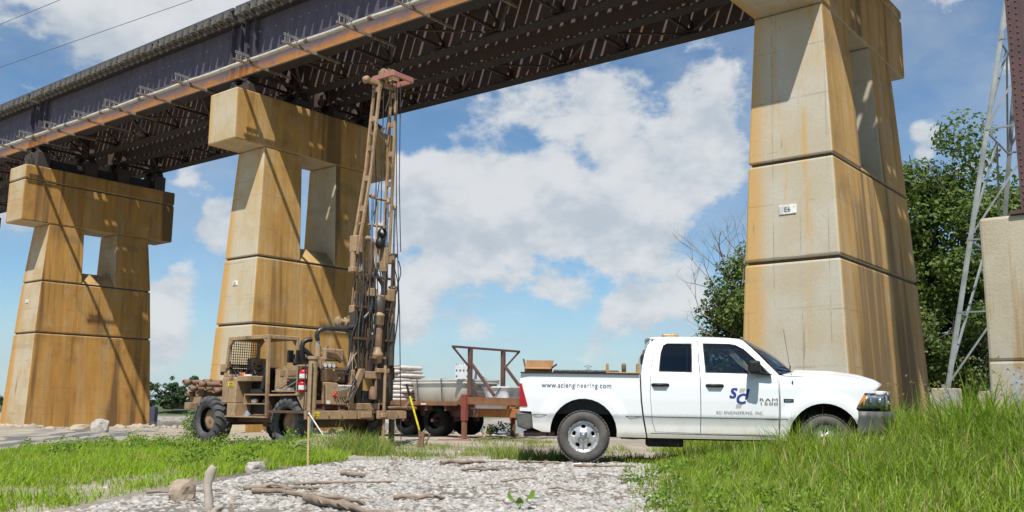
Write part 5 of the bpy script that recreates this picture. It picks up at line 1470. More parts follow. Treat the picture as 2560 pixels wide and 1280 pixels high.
MB().box(-6.5, 1.4, -1.0, 1.0, 4.81, 5.2).build('walkway', mat('cell_dark', (.05, .055, .085), .7), dl)
# ================================================================== plants
def leafy(name, c_lo, c_hi, trans=.35, rough=.55, dry=None):
    t = NT(name)
    isl = t.n('ShaderNodeNewGeometry').outputs['Random Per Island']
    c = t.mix(isl, c_lo, c_hi)
    if dry:
        c = t.mix(t.ss(t.noise(1.3, 4, .6, t.n('ShaderNodeNewGeometry').outputs['Position']), .52, .72, 0, .65), c, dry)
        h = t.math('FRACT', t.math('MULTIPLY', isl, 17.3))
        c = t.mix(t.ss(h, .87, .93, 0, .85), c, (.40, .31, .15))
    t.done(c, rough, 0, .35)
    tl = t.n('ShaderNodeBsdfTranslucent'); t.put(c, tl.inputs[0])
    mx = t.n('ShaderNodeMixShader'); mx.inputs[0].default_value = trans
    t.t.links.new(t.b.outputs[0], mx.inputs[1]); t.t.links.new(tl.outputs[0], mx.inputs[2]); t.t.links.new(mx.outputs[0], t.o.inputs[0])
    return t.m
BARK = mat('tree_bark', (.10, .08, .06), .9, col2=(.17, .14, .11), scale=4, stretch=(1, 1, .3), bump=.4)
DEADW = mat('dead_wood', (.30, .26, .22), .9, col2=(.20, .17, .145), scale=5, bump=.2)
LEAF_A = leafy('leaf_green', (.065, .115, .018), (.155, .215, .045))
LEAF_B = leafy('leaf_mid_green', (.05, .09, .016), (.11, .16, .035))
LEAF_F = leafy('leaf_far_shore', (.035, .085, .035), (.075, .135, .05))

def leaf_cloud(centers, radii, n, size, seed, squash=.75):
    """diamond leaves scattered in clumps; returns verts, quads"""
    r = np.random.default_rng(seed)
    C = np.asarray(centers); R = np.asarray(radii)
    idx = r.choice(len(C), n, p=(R ** 2) / (R ** 2).sum())
    d = r.normal(size=(n, 3)); d /= np.linalg.norm(d, axis=1)[:, None]
    rad = R[idx] * (.35 + .65 * r.random(n) ** .5)
    P = C[idx] + d * rad[:, None] * np.array([1, 1, squash])
    nr = d * .6 + r.normal(size=(n, 3)) * .6 + np.array([0, 0, .6]); nr /= np.linalg.norm(nr, axis=1)[:, None]
    u = np.cross(nr, r.normal(size=(n, 3))); u /= np.linalg.norm(u, axis=1)[:, None]
    v = np.cross(nr, u)
    s = size * (.6 + .8 * r.random(n))[:, None]
    V = np.stack([P - u * s * .5, P - v * s * .32, P + u * s * .5 + nr * s * -.1, P + v * s * .32], 1).reshape(-1, 3)
    return V, np.arange(n * 4).reshape(n, 4)
def limbs(mb, p, d, L, r, depth, rr, tips, gnarl=.25, split=3, up=.15):
    pts, rad = [Vector(p)], [r]
    d = Vector(d).normalized(); k = 4
    for i in range(k):
        d = (d + Vector((rr.uniform(-1, 1), rr.uniform(-1, 1), rr.uniform(-1, 1))) * gnarl + Vector((0, 0, up * .3))).normalized()
        pts.append(pts[-1] + d * L / k); rad.append(r * (1 - .55 * (i + 1) / k))
    mb.tube(pts, rad, 6 if r > .03 else 4)
    tips.append((pts[-1], depth))
    if depth > 0:
        for q in range(split):
            i = rr.randint(2, k)
            nd = (d + Vector((rr.uniform(-1, 1), rr.uniform(-1, 1), rr.uniform(-.4, .8))) * .95).normalized()
            limbs(mb, pts[i], nd, L * rr.uniform(.55, .75), rad[i] * .75, depth - 1, rr, tips, gnarl, split, up)
def tree(name, x, y, H, cr, label, mt, nleaf, lsize, seed, group='trees', base=.18, shape=1.0, clumps=60):
    rr = random.Random(seed)
    z0 = ground_z(x, y, False)
    o = thing(name, (x, y, z0 - .1), label, 'tree', group)
    mb = MB(); tips = []
    pts = [(0, 0, 0), (rr.uniform(-.2, .2), rr.uniform(-.2, .2), H * .25), (rr.uniform(-.4, .4), rr.uniform(-.4, .4), H * .55), (rr.uniform(-.3, .3), rr.uniform(-.3, .3), H * .85)]
    mb.tube(pts, [H * .022, H * .018, H * .012, H * .004], 10)
    for q in range(9):
        a = rr.uniform(0, 6.28); zz = H * rr.uniform(max(.2, base), .75)
        limbs(mb, (0, 0, zz), (math.cos(a), math.sin(a), .55), cr * rr.uniform(.55, .9), H * .008, 1, rr, tips, .22, 2)
    mb.build('trunk', BARK, o)
    cs, rs_ = [], []
    for q in range(clumps):
        u = rr.uniform(-1, 1); a = rr.uniform(0, 6.28); w = math.sqrt(1 - u * u)
        f = rr.uniform(.45, 1.) * (1 + .22 * noise.noise((math.cos(a) * 1.4, math.sin(a) * 1.4, u * 1.4 + seed)))
        zc = H * (base + (1 - base) * .5); zr = H * (1 - base) * .5
        cs.append((cr * w * math.cos(a) * f * (1 - .15 * u * shape), cr * w * math.sin(a) * f * (1 - .15 * u * shape), zc + zr * u * f)); rs_.append(rr.uniform(.18, .36) * cr)
    V, F = leaf_cloud(cs, rs_, nleaf, lsize, seed)
    npmesh('crown', V, F, mt, o, sides=4)
    return o
tree('tree', 26.2, 53, 16.6, 5.8, 'tall leafy tree rising highest behind the lattice tower', LEAF_A, 40000, .26, 1, 'trees behind the lattice tower', .06, .6, 110)
tree('tree', 22.6, 55, 14.6, 5.0, 'leafy tree between the near bridge pier and the lattice tower', LEAF_A, 34000, .26, 2, 'trees behind the lattice tower', .05, .6, 95)
tree('tree', 31.0, 50, 15.0, 5.6, 'leafy tree right behind the riveted column', LEAF_B, 22000, .25, 3, 'trees behind the lattice tower', .05, .6, 95)
for x, y, H, cr, lab, sd_ in ((19.6, 46, 5.2, 2.7, 'low dark bush at the foot of the near bridge pier', 4), (23.2, 45, 5.6, 3.0, 'low dark bush behind the foot of the lattice tower', 5), (26.8, 45, 5.6, 3.0, 'low dark bush behind the squat concrete pier', 6)):
    tree('bush', x, y, H, cr, lab, LEAF_B, 9000, .22, sd_, 'bushes under the trees', .0, .3, 40)
tree('tree', 11.6, 42.5, 9.0, 3.1, 'leafy tree half hidden behind the near bridge pier', LEAF_A, 20000, .19, 8, None, .12, .6, 75)
tree('tree', 8.9, 40.5, 3.6, 1.3, 'small leafy tree growing low behind the pickup cab', LEAF_A, 4500, .17, 12, None, .05, .3, 26)
# bare tree
dt = thing('dead_tree', (10.9, 41.5, ground_z(10.9, 41.5, False) - .1), 'bare dead tree with fine branches in front of the leafy tree', 'tree')
rr = random.Random(21); mb = MB(); tips = []
mb.tube([(0, 0, 0), (-.1, 0, 2.4), (-.35, 0, 4.6), (-.5, 0, 6.4)], [.17, .14, .11, .08], 8)
for (z, d, L, r) in ((4.4, (-1, .1, .35), 2.2, .06), (5.2, (-.9, -.2, .6), 2.3, .06), (6.3, (-.35, .1, 1.1), 2.6, .06), (6.3, (.3, 0, 1.), 2.2, .05), (5.8, (-.7, .2, 1.1), 2.4, .055), (3.8, (-1, .2, .1), 1.8, .05), (6.0, (.1, .2, 1.3), 2.6, .05)):
    limbs(mb, (-.1 - z * .06, 0, z), d, L, r, 3, rr, tips, .22, 3, .1)
mb.build('branches', DEADW, dt)
# far shore
FT = [(-133.5, 343, 10.2, 4.2), (-125.5, 346, 11.2, 4.0), (-121.8, 344, 9.4, 3.6), (-118.3, 346, 12.2, 3.4), (-114.4, 345, 8.2, 3.2), (-129.3, 350, 8.0, 3.0)]
for i, (x, y, H, cr) in enumerate(FT):
    tree('far_tree', x, y, H, cr, 'green tree on the far shore, ' + ['half behind the farthest pier', 'left of the gap with the white house', 'lower one in front of the others', 'tallest of the group', 'nearest the drill pipes', 'beside the orange-brown house'][i], LEAF_F, 2600, .62, 40 + i, 'trees on the far shore', .02, .4, 34)
r = np.random.default_rng(5)
cs = []; rs_ = []
for x in np.arange(-420, 330, 4.2):
    if -137 < x < -112:
        continue
    h = 3.0 + 2.8 * (noise.noise((x * .03, 0, 0)) + .5)
    for q in range(2):
        cs.append((x + r.uniform(-2, 2), 350 + r.uniform(-4, 6), -2.6 + h * r.uniform(.35, .8))); rs_.append(max(1.4, h * .55))
V, F = leaf_cloud(cs, rs_, 26000, 1.1, 6)
npmesh('treeline', V, F, LEAF_F, None, sides=4, label='low line of trees along the whole far shore', cat='treeline', kind='stuff')

# ------------------------------------------------------------------ grass
def blades(P, h, w, lean, seed, segs=3, droop=.35):
    """P (n,3) roots; curved tapering blades"""
    r = np.random.default_rng(seed); n = len(P)
    az = r.random(n) * 2 * np.pi; la = az + r.normal(size=n) * .5
    dirx = np.stack([np.cos(la), np.sin(la), np.zeros(n)], 1); side = np.stack([-np.sin(az + .8), np.cos(az + .8), np.zeros(n)], 1)
    L = (lean * (.25 + r.random(n) * 1.1))[:, None]
    V = []
    for k in range(segs + 1):
        f = k / segs
        c = P + np.array([0, 0, 1.])[None] * (h * (f - droop * (f ** 2.2) * np.clip(L[:, 0] * 1.6, 0, 1)))[:, None] + dirx * (h[:, None] * L * f ** 1.8)
        ww = (w * (1 - f ** 1.6) * .5)[:, None]
        if k < segs:
            V += [c - side * ww, c + side * ww]
        else:
            V += [c]
    V = np.stack(V, 1)
    m = 2 * segs + 1
    base = (np.arange(n) * m)[:, None]
    T = []
    for k in range(segs - 1):
        a = 2 * k
        T += [base + np.array([a, a + 1, a + 3]), base + np.array([a, a + 3, a + 2])]
    a = 2 * (segs - 1)
    T += [base + np.array([a, a + 1, a + 2])]
    return V.reshape(-1, 3), np.concatenate(T, 0)
def scatter(poly, dens, seed, keep=None):
    r = np.random.default_rng(seed)
    xs = [p[0] for p in poly]; ys = [p[1] for p in poly]
    A = (max(xs) - min(xs)) * (max(ys) - min(ys)); n = int(A * dens)
    pts = np.stack([r.uniform(min(xs), max(xs), n), r.uniform(min(ys), max(ys), n)], 1)
    out = []
    for x, y in pts:
        if pip(x, y, poly) and (keep is None or r.random() < keep(x, y)):
            out.append((x, y, 0.))
    out = np.array(out); out[:, 2] = gz_np(out[:, 0], out[:, 1]) - .01
    return out
def tl(x, y):      # to pickup coordinates
    dx, dy = x - truck.location.x, y - truck.location.y
    return dx * math.cos(YAW) + dy * math.sin(YAW), -dx * math.sin(YAW) + dy * math.cos(YAW)
def off_truck(x, y, m=.0):
    a, b_ = tl(x, y)
    return not (-1.1 - m < a < 4.7 + m and -1.0 - m < b_ < 1.0 + m)
def rl(x, y):
    dx, dy = x + 4.605, y - 19.5
    return dx * AX.x + dy * AX.y, dx * AT.x + dy * AT.y
GR_TALL = leafy('grass_tall', (.135, .245, .014), (.29, .43, .035), .42, .45, (.36, .40, .07))
GR_LEFT = leafy('grass_bright', (.19, .34, .012), (.34, .50, .03), .42, .5, (.40, .45, .07))
GR_DRY = leafy('grass_sparse', (.14, .23, .025), (.27, .34, .06), .35, .6, (.32, .30, .14))
def edge_x(y):
    return float(np.interp(y, [6, 8, 10, 12, 14, 16, 18], [.75, 1.02, 1.32, 1.6, 1.85, 2.2, 3.0])) + .42 * noise.noise((0, y * 1.3, 4)) + .16 * noise.noise((0, y * 5, 1))
poly = [(.7, 6.6), (13, 6.6), (15, 15), (15, 20), (3, 20), (1.4, 16), (1.5, 12)]
def keep_r(x, y):
    k = smoothstep(x - edge_x(y), -.3, .65)
    if y > 15.8:
        k *= .45
    if x > 5 and y > 12.5:
        k *= .75
    return k * (1 if x * 2295 / max(y, 1) < 1500 else .15)
P = scatter(poly, 720, 31, keep_r)
def h_right(x, y):
    d = x - edge_x(y)
    h = .12 + .15 * smoothstep(d, 0, .9) + .40 * smoothstep(x, 2.5, 4.2) + .43 * smoothstep(x, 4.2, 6.2)
    h += .09 * smoothstep(x, 3.2, 4.0) * smoothstep(x, 6.4, 5.4) * smoothstep(y, 11.2, 12.2)
    if y < 9.6:
        h *= .72
    return h * (.82 + .55 * noise.noise((x * .9, y * .9, 2)))
H = np.array([h_right(x, y) for x, y, _ in P]); rg = np.random.default_rng(8)
ins = np.array([not off_truck(x, y, .02) for x, y, _ in P])
H = np.where(ins, np.minimum(H, .16), H * (.55 + .75 * rg.random(len(P))))
V, F = blades(P, H, (.008 + .012 * rg.random(len(P))) * (.75 + H * .7), .35 + .5 * rg.random(len(P)), 3, 4)
npmesh('grass', V, F, GR_TALL, None, label='tall green grass growing round the pickup nose and down to the gravel', cat='grass', kind='stuff')
# long arching blades in tufts, the ragged top of the stand
rt = np.random.default_rng(88); TP = []
for q in range(950):
    x, y = rt.uniform(2.9, 9.5), rt.uniform(8.2, 13.6)
    if x * 2295 / y > 1420 or not off_truck(x, y, .15) or rt.random() > .35 + .65 * smoothstep(x, 3, 5):
        continue
    for k in range(rt.integers(5, 13)):
        TP.append((x + rt.normal() * .06, y + rt.normal() * .06, 0))
TP = np.array(TP); TP[:, 2] = gz_np(TP[:, 0], TP[:, 1]) - .01
TH_ = np.array([(.32 + .30 * smoothstep(x, 3.2, 4.6) + .34 * smoothstep(x, 4.4, 6.4)) * (.75 if y < 9.6 else 1) for x, y, _ in TP]) * (.7 + .6 * rt.random(len(TP)))
V, F = blades(TP, TH_, .017 + .016 * rt.random(len(TP)), .30 + .55 * rt.random(len(TP)), 17, 6, .5)
npmesh('grass_tufts', V, F, leafy('grass_tuft', (.12, .22, .016), (.30, .42, .05), .4, .4, (.36, .38, .09)), None, label='long arching blades in tufts rising round the pickup front wheel', cat='grass', kind='stuff')
# seed stalks standing above it
P2 = P[(rg.random(len(P)) < .022) & ~ins & (P[:, 0] > 2.4)]
H2 = np.array([h_right(x, y) for x, y, _ in P2]) * 1.25 + .18
V, F = blades(P2, H2, np.full(len(P2), .006), .25 + .2 * rg.random(len(P2)), 4, 4)
npmesh('grass_stalks', V, F, leafy('grass_stalk', (.22, .26, .07), (.36, .33, .14), .2), None, label='thin seed stalks standing above the tall grass', cat='grass', kind='stuff')
sel = H2.argsort()[-260:]
cs = []
for i in sel:      # drooping seed heads
    cs.append(i)
hp = P2[cs] + np.stack([np.zeros(len(cs)), np.zeros(len(cs)), H2[cs] * .82], 1)
rr_ = np.random.default_rng(9)
VV, FF = [], []
for q in range(18):
    f = q / 18
    an = rr_.random(len(cs)) * 6.28
    pp = hp + np.stack([.06 * f * np.cos(np.arange(len(cs))), .06 * f * np.sin(np.arange(len(cs))), np.full(len(cs), .09 * f - .09 * f * f)], 1)
    VV.append(pp); FF.append(an)
allp = np.concatenate(VV); an = np.concatenate(FF)
V, F = blades(allp, np.full(len(allp), .028), np.full(len(allp), .008), np.full(len(allp), .7), 12, 2)
npmesh('grass_seed_heads', V, F, leafy('seed_head', (.26, .24, .09), (.38, .33, .16), .3), None, label='drooping bristly seed heads over the tall grass', cat='grass', kind='stuff')
# left meadow
polyL = [(-4.4, 7.0), (-3.9, 8.6), (-3.75, 10), (-3.15, 12.2), (-2.5, 14.4), (-2.9, 17.3), (-5.0, 18.9), (-7.4, 21), (-8.0, 21.6), (-8.6, 20.6), (-8.9, 18.6), (-8.8, 16.4), (-8.6, 15.0), (-8.4, 13), (-7.5, 11), (-6, 8)]
def keep_l(x, y):
    n_ = noise.noise((x * .75, y * .75, 3)) + .5 * noise.noise((x * 2.1, y * 2.1, 6))
    k = smoothstep(n_, -.5, .12)
    if -4.6 < x < -3.2 and y < 11.6:
        k *= .35 + .5 * smoothstep(n_, 0, .3)
    if y > 17:
        k *= .75
    return k
P = scatter(polyL, 1150, 41, keep_l)
H = np.array([.13 + .0 * smoothstep(y, 10, 18) + .09 * (noise.noise((x * .8, y * .8, 8)) + .3) for x, y, _ in P]); H = np.clip(H, .06, .5) * (.55 + .8 * rg.random(len(P)))
V, F = blades(P, H, .007 + .009 * rg.random(len(P)), .45 + .3 * rg.random(len(P)), 5, 3)
npmesh('grass', V, F, GR_LEFT, None, label='short bright green grass on the open ground left of the gravel', cat='grass', kind='stuff')
# sparse strip between gravel and track
polyM = [(-3.0, 14.3), (1.9, 14.3), (2.4, 16.6), (2.4, 22), (.6, 27), (-1.0, 26.5), (-3.4, 21.5), (-5.2, 18.6)]
def keep_m(x, y):
    n_ = noise.noise((x * .9 + 4, y * .9, 1)) + .4 * noise.noise((x * 2.5, y * 2.5, 2))
    return smoothstep(n_, -.05, .5) * (1 if y < 17.5 else .45) + (.9 if (x - .35) ** 2 / .5 + (y - 15.1) ** 2 / .35 < 1 else 0) + (.9 if (x + 2.75) ** 2 / .35 + (y - 17.0) ** 2 / 1.2 < 1 else 0)
P = scatter(polyM, 620, 51, keep_m)
H = np.array([.13 + .08 * noise.noise((x, y, 4)) + (.16 if (x - .35) ** 2 / .5 + (y - 15.1) ** 2 / .35 < 1 else 0) + (.30 if (x + 2.75) ** 2 / .35 + (y - 17.) ** 2 / 1.2 < 1 else 0) for x, y, _ in P]) * (.6 + .7 * rg.random(len(P)))
V, F = blades(P, H, .007 + .009 * rg.random(len(P)), .45 + .3 * rg.random(len(P)), 6, 3)
npmesh('grass', V, F, GR_DRY, None, label='sparse patchy grass between the gravel and the drill rig', cat='grass', kind='stuff')
# leafy weeds round the carrier wheels and along the bank
WEED = leafy('weed_leaf', (.11, .20, .02), (.21, .32, .04), .4)
cs, rs_ = [], []
for q in range(150):
    x, y = rg.uniform(-8.6, -3.0), rg.uniform(11.5, 20.5)
    if pip(x, y, polyL) and rg.random() < .35 + .65 * smoothstep(y, 14, 18):
        cs.append((x, y, ground_z(x, y) + .12)); rs_.append(rg.uniform(.10, .22))
for x, y in ((-7.75, 22.6), (-7.85, 22.9), (-7.65, 22.4), (-7.8, 23.2)):
    for q in range(4):
        cs.append((x + rg.uniform(-.15, .15), y, ground_z(x, y) + .1 + .16 * q)); rs_.append(.17)
V, F = leaf_cloud(cs, rs_, 9000, .045, 61, 1.)
npmesh('weeds', V, F, WEED, None, sides=4, label='leafy light green weeds around the wheels of the drill rig', cat='weeds', kind='stuff')
cs, rs_ = [], []
for q in range(260):
    x, y = rg.uniform(1.2, 6.5), rg.uniform(7.2, 13.2)
    if x - edge_x(y) > -.05 and off_truck(x, y, .2) and rg.random() < .9 - .6 * smoothstep(x - edge_x(y), .3, 2.5):
        hh = h_right(x, y)
        cs.append((x, y, float(gz_np(np.array([x]), np.array([y]))[0]) + .05 + .3 * hh * rg.random())); rs_.append(rg.uniform(.05, .13))
V, F = leaf_cloud(cs, rs_, 5200, .04, 63, 1.)
npmesh('weeds', V, F, WEED, None, sides=4, label='small leafy weeds along the grass edge right of the gravel', cat='weeds', kind='stuff')
cs, rs_ = [], []
for s_, t_ in ((-4.6, 3.0), (-4.0, 3.3), (-3.3, 3.5), (-5.4, 3.3), (-18.6, 3.4), (-17.4, 3.6), (-20.5, 3.2), (-6.4, 3.5)):
    p_ = bw(s_, t_)
    for q in range(5):
        cs.append((p_.x + rg.uniform(-.5, .5), p_.y + rg.uniform(-.3, .3), ground_z(p_.x, p_.y) + rg.uniform(.05, .4))); rs_.append(.22)
V, F = leaf_cloud(cs, rs_, 1500, .11, 62, 1.)
npmesh('weeds', V, F, LEAF_B, None, sides=4, label='dark low weeds along the edge of the river bank', cat='weeds', kind='stuff')
# big-leaved seedling in the gravel
pl = thing('broadleaf_plant', (.09, 8.62, ground_z(.09, 8.62)), 'single seedling with round green leaves at the near edge of the gravel', 'plant')
LEAFBIG = leafy('seedling_leaf', (.13, .25, .03), (.18, .30, .04), .35, .45)
for k, (x, y, z, a, s_) in enumerate(((-.055, 0, .075, 2.7, .075), (.075, .02, .085, .5, .085), (.01, -.03, .05, 4.4, .06))):
    pts = [(0, 0, 0), (x * .5, y * .5, z * .8), (x, y, z)]
    st_ = MB().tube(pts, .004, 5).build('stem', LEAFBIG, pl)
    V_ = [Vector((0, 0, 0))] + [Vector((s_ * .55 + s_ * .62 * math.cos(b) , s_ * .6 * math.sin(b), .012 * math.cos(2 * b))) for b in np.linspace(0, 2 * math.pi, 15)[:-1]]
    R_ = Matrix.Rotation(a, 3, 'Z') @ Matrix.Rotation(-.9, 3, 'Y')
    V_ = [R_ @ v + Vector((x, y, z)) for v in V_]
    MB().add([sum((v for v in V_[1:]), Vector()) / 14] + V_[1:], [(0, i, i % 14 + 1) for i in range(1, 15)], True).build('leaf', LEAFBIG, pl, fix=False)

# ================================================================== stones and driftwood
def stone_bases(k, seed):
    out = []
    for i in range(k):
        bm = bmesh.new(); bmesh.ops.create_icosphere(bm, subdivisions=1, radius=1)
        for v in bm.verts:
            v.co *= 1 + .38 * noise.noise(v.co * 1.3 + Vector((seed, i * 7.1, 0)))
        V = np.array([v.co[:] for v in bm.verts]); F = np.array([[l.index for l in f.verts] for f in bm.faces]); bm.free()
        out.append((V, F))
    return out
def stones(P, size, seed, flat=.55):
    r = np.random.default_rng(seed); bases = stone_bases(6, seed); n = len(P)
    VV, FF, o = [], [], 0
    which = r.integers(0, 6, n)
    for k, (V, F) in enumerate(bases):
        idx = np.where(which == k)[0]; m = len(idx)
        if not m:
            continue
        sc = size[idx][:, None] * np.stack([.8 + .7 * r.random(m), .7 + .5 * r.random(m), flat * (.6 + .7 * r.random(m))], 1)
        a = r.random(m) * 6.28; tx = r.normal(size=m) * .28
        X = V[None] * sc[:, None, :]
        y1 = X[..., 1] * np.cos(tx)[:, None] - X[..., 2] * np.sin(tx)[:, None]; z1 = X[..., 1] * np.sin(tx)[:, None] + X[..., 2] * np.cos(tx)[:, None]
        x2 = X[..., 0] * np.cos(a)[:, None] - y1 * np.sin(a)[:, None]; y2 = X[..., 0] * np.sin(a)[:, None] + y1 * np.cos(a)[:, None]
        W = np.stack([x2, y2, z1], -1) + P[idx][:, None, :]
        VV.append(W.reshape(-1, 3)); FF.append((F[None] + (np.arange(m) * len(V))[:, None, None] + o).reshape(-1, 3)); o += m * len(V)
    return np.concatenate(VV), np.concatenate(FF)
t = NT('gravel_stone')
isl = t.n('ShaderNodeNewGeometry').outputs['Random Per Island']
c = t.mix(isl, (.25, .24, .22), (.45, .43, .40)); c = t.mix(t.ss(t.math('FRACT', t.math('MULTIPLY', isl, 13.7)), .82, .96, 0, .8), c, (.30, .25, .20))
c = t.mix(t.ss(t.noise(24, 4), .5, .75, 0, .4), c, (.34, .31, .27))
STONE = t.done(c, .9, 0, .2)
polyG = [(-3.95, 6.9), (-3.75, 8.4), (-3.5, 10), (-3.05, 11.9), (-2.35, 14.5), (-1.2, 14.95), (.6, 14.6), (2.1, 14.2), (2.1, 12), (1.85, 10), (1.6, 6.9)]
def keep_g(x, y):
    return .25 + .75 * smoothstep(noise.noise((x * .8, y * .8, 11)) + .3 * noise.noise((x * 3, y * 3, 2)), -.45, -.1)
P = scatter(polyG, 900, 71, keep_g)
sz = .012 + .032 * rg.random(len(P)) ** 2.0 + .014 * (rg.random(len(P)) < .05)
P[:, 2] += sz * .15
V, F = stones(P, sz, 72)
npmesh('gravel', V, F, STONE, None, label='pale crushed stone gravel spread over the near ground', cat='gravel', kind='stuff')
polyS = [(-4.8, 6.9), (2.4, 6.9), (2.6, 15), (-2, 22), (-9.5, 24), (-9, 15)]
P = scatter(polyS, 60, 73, lambda x, y: .25 + .75 * smoothstep(noise.noise((x * .7, y * .7, 5)), -.2, .3))
V, F = stones(P, .012 + .035 * rg.random(len(P)) ** 3, 74)
npmesh('loose_stones', V, F, STONE, None, label='loose stones scattered over bare soil between the grass', cat='gravel', kind='stuff')
# rubble along the bank at the pier feet
r = np.random.default_rng(77); pts = []
for s_, t_, ws_, wt_, n_ in ((-27, -3.6, 4.5, .6, 150), (-22, 1.5, 4, 1.8, 110), (-10.4, 0, 3.2, 3.6, 240), (-31, -3.4, 2, .8, 60), (-5, 2.6, 5, .8, 60)):
    for q in range(n_):
        p_ = bw(s_ + r.normal() * ws_ * .5, t_ + r.normal() * wt_ * .5)
        pts.append((p_.x, p_.y, ground_z(p_.x, p_.y) + .02))
P = np.array(pts)
RUB_ = mat('rubble_stone', (.42, .36, .28), .93, col2=(.28, .22, .16), scale=1.5, amt=.8, bump=.3)
V, F = stones(P, .06 + .14 * r.random(len(P)) ** 2, 78, .7)
npmesh('rubble', V, F, RUB_, None, label='broken stone rubble along the feet of the piers and the bank', cat='rubble', kind='stuff')
def boulder(x, y, s_, sc, label, mt, seed, rz=0, sink=.25):
    bm = bmesh.new(); bmesh.ops.create_icosphere(bm, subdivisions=3, radius=1)
    for v in bm.verts:
        k = 1 + .42 * noise.noise(v.co * 1.2 + Vector((seed, 0, 0))) + .10 * noise.noise(v.co * 3.3 + Vector((seed, 4, 0)))
        v.co *= k
        for ax in range(3):      # broken flat faces
            v.co[ax] = max(-.88, min(.88, v.co[ax]))
        v.co = Vector((v.co.x * sc[0], v.co.y * sc[1], v.co.z * sc[2])) * s_
    me = bpy.data.meshes.new('boulder'); bm.to_mesh(me); bm.free(); me.materials.append(mt)
    return link('boulder', me, None, label, 'stone', 'single large stones', None, (x, y, ground_z(x, y) + s_ * sc[2] * (.7 - sink)), rz)
GREYR = mat('stone_grey', (.40, .37, .33), .93, col2=(.30, .27, .24), scale=5, bump=.4)
BRNR = mat('stone_brown', (.33, .26, .20), .93, col2=(.24, .18, .13), scale=9, bump=.4)
boulder(-13.9, 31.6, .33, (1., .8, 1.), 'large pale boulder on the track before the farthest pier', GREYR, 1, .3)
boulder(-15.6, 33.9, .34, (1.4, .8, .55), 'flat boulder lying left of the large pale boulder', RUB_, 2, .9)
boulder(-11.6, 36.2, .36, (1.3, .9, .5), 'low broken slab between the two farther piers', RUB_, 3, .2)
boulder(-3.12, 9.0, .15, (.9, .8, 1.), 'brown rounded stone lying left of the upright driftwood', BRNR, 4, .3)
boulder(-3.2, 11.8, .13, (1.2, .9, .75), 'grey stone at the upper left corner of the gravel', GREYR, 5, 1.)
boulder(.96, 13.35, .07, (1.3, 1, .6), 'small white stone by the rear wheel of the pickup', PLATE, 6, 1.)
DRIFT = mat('driftwood', (.30, .235, .18), .9, col2=(.17, .125, .09), scale=5, amt=.8, bump=.5, bscale=26)
DRIFTP = mat('driftwood_pale', (.46, .41, .345), .9, col2=(.31, .265, .21), scale=7, amt=.7, bump=.4)
def log(p0, p1, r0, r1, label, seed, mt=DRIFT, knots=2, name='driftwood', lift=.6):
    a = Vector((*p0, 0)); b_ = Vector((*p1, 0)); rr = random.Random(seed); pts, rad = [], []
    n = 16
    sd_ = Vector((-(b_ - a).y, (b_ - a).x, 0)).normalized(); Lh = (b_ - a).length
    for i in range(n + 1):
        f = i / n; p = a.lerp(b_, f) + sd_ * .10 * Lh * noise.noise((f * 3.1, seed, 0))
        r_ = (r0 + (r1 - r0) * f) * (1 + .25 * noise.noise((f * 6, seed, 3)))
        pts.append(Vector((p.x, p.y, ground_z(p.x, p.y) + r_ * lift + .02 + .03 * abs(noise.noise((f * 2, seed, 8)))))); rad.append(r_)
    c0 = pts[0].copy()
    o = thing(name, c0, label, 'driftwood', 'driftwood on the ground')
    mb = MB().tube([p - c0 for p in pts], rad, 11)
    mb.v = [(x + r0 * .5 * noise.noise((x * 17, y * 17, z * 17)), y + r0 * .5 * noise.noise((x * 17, y * 17, z * 17 + 5)), z + r0 * .4 * noise.noise((x * 17, y * 17, z * 17 + 9))) for x, y, z in mb.v]
    mb.build('log', mt, o)
    for k in range(knots):
        i = rr.randint(3, n - 2); d = (pts[i] - pts[i - 1]).normalized(); sgn = rr.choice((-1, 1))
        q = pts[i] - c0
        MB().tube([q, q + (d * .6 + sd_ * sgn * .5).normalized() * rad[i] * 3 + Vector((0, 0, rad[i] * .8)), q + (d * .8 + sd_ * sgn * .4).normalized() * rad[i] * rr.uniform(5, 9)], [rad[i] * .5, rad[i] * .38, rad[i] * .2], 6).build('twig', mt, o)
    return o
log((-2.60, 9.55), (-1.35, 8.85), .030, .014, 'long grey branch running right from the upright driftwood', 1, DRIFT, 4)
log((-1.90, 8.85), (-1.0, 8.0), .042, .02, 'thick weathered trunk lying at the bottom edge of the gravel', 2, DRIFT, 3)
log((-2.75, 9.75), (-2.0, 10.1), .026, .012, 'dark broken branch above the long grey branch', 3, DRIFT, 3)
log((-.98, 13.35), (-.38, 13.95), .034, .022, 'brown log on the top edge of the gravel below the trailer legs', 4, DRIFT, 2)
log((-.75, 13.95), (-.05, 14.2), .018, .010, 'thin pale stick leaning over the brown log', 5, DRIFTP, 2)
log((-.62, 12.2), (-.1, 12.65), .020, .012, 'forked stick lying in mid gravel below the brown log', 6, DRIFT, 3)
log((.12, 13.85), (.75, 13.75), .018, .012, 'dark stick near the pickup rear wheel', 7, DRIFT, 2)
log((.9, 13.25), (1.75, 13.2), .018, .010, 'long thin stick lying under the pickup sill', 8, DRIFT, 2)
log((-2.05, 11.45), (-1.75, 11.32), .028, .018, 'short stub of wood at the left of the gravel', 9, DRIFT, 1)
log((-1.15, 9.35), (-.65, 9.5), .024, .016, 'brown bark-covered piece in the middle of the gravel', 10, DRIFT, 2)
log((-3.6, 9.35), (-3.0, 9.75), .014, .008, 'curved twig left of the brown rounded stone', 11)
log((.45, 10.4), (.85, 10.05), .011, .006, 'small twig alone on the right part of the gravel', 12)
log((-2.35, 10.3), (-1.3, 10.75), .017, .008, 'slender branch across the left part of the gravel', 13, DRIFT, 4)
log((-.1, 11.0), (.3, 11.35), .012, .007, 'short twig in the centre right of the gravel', 14)
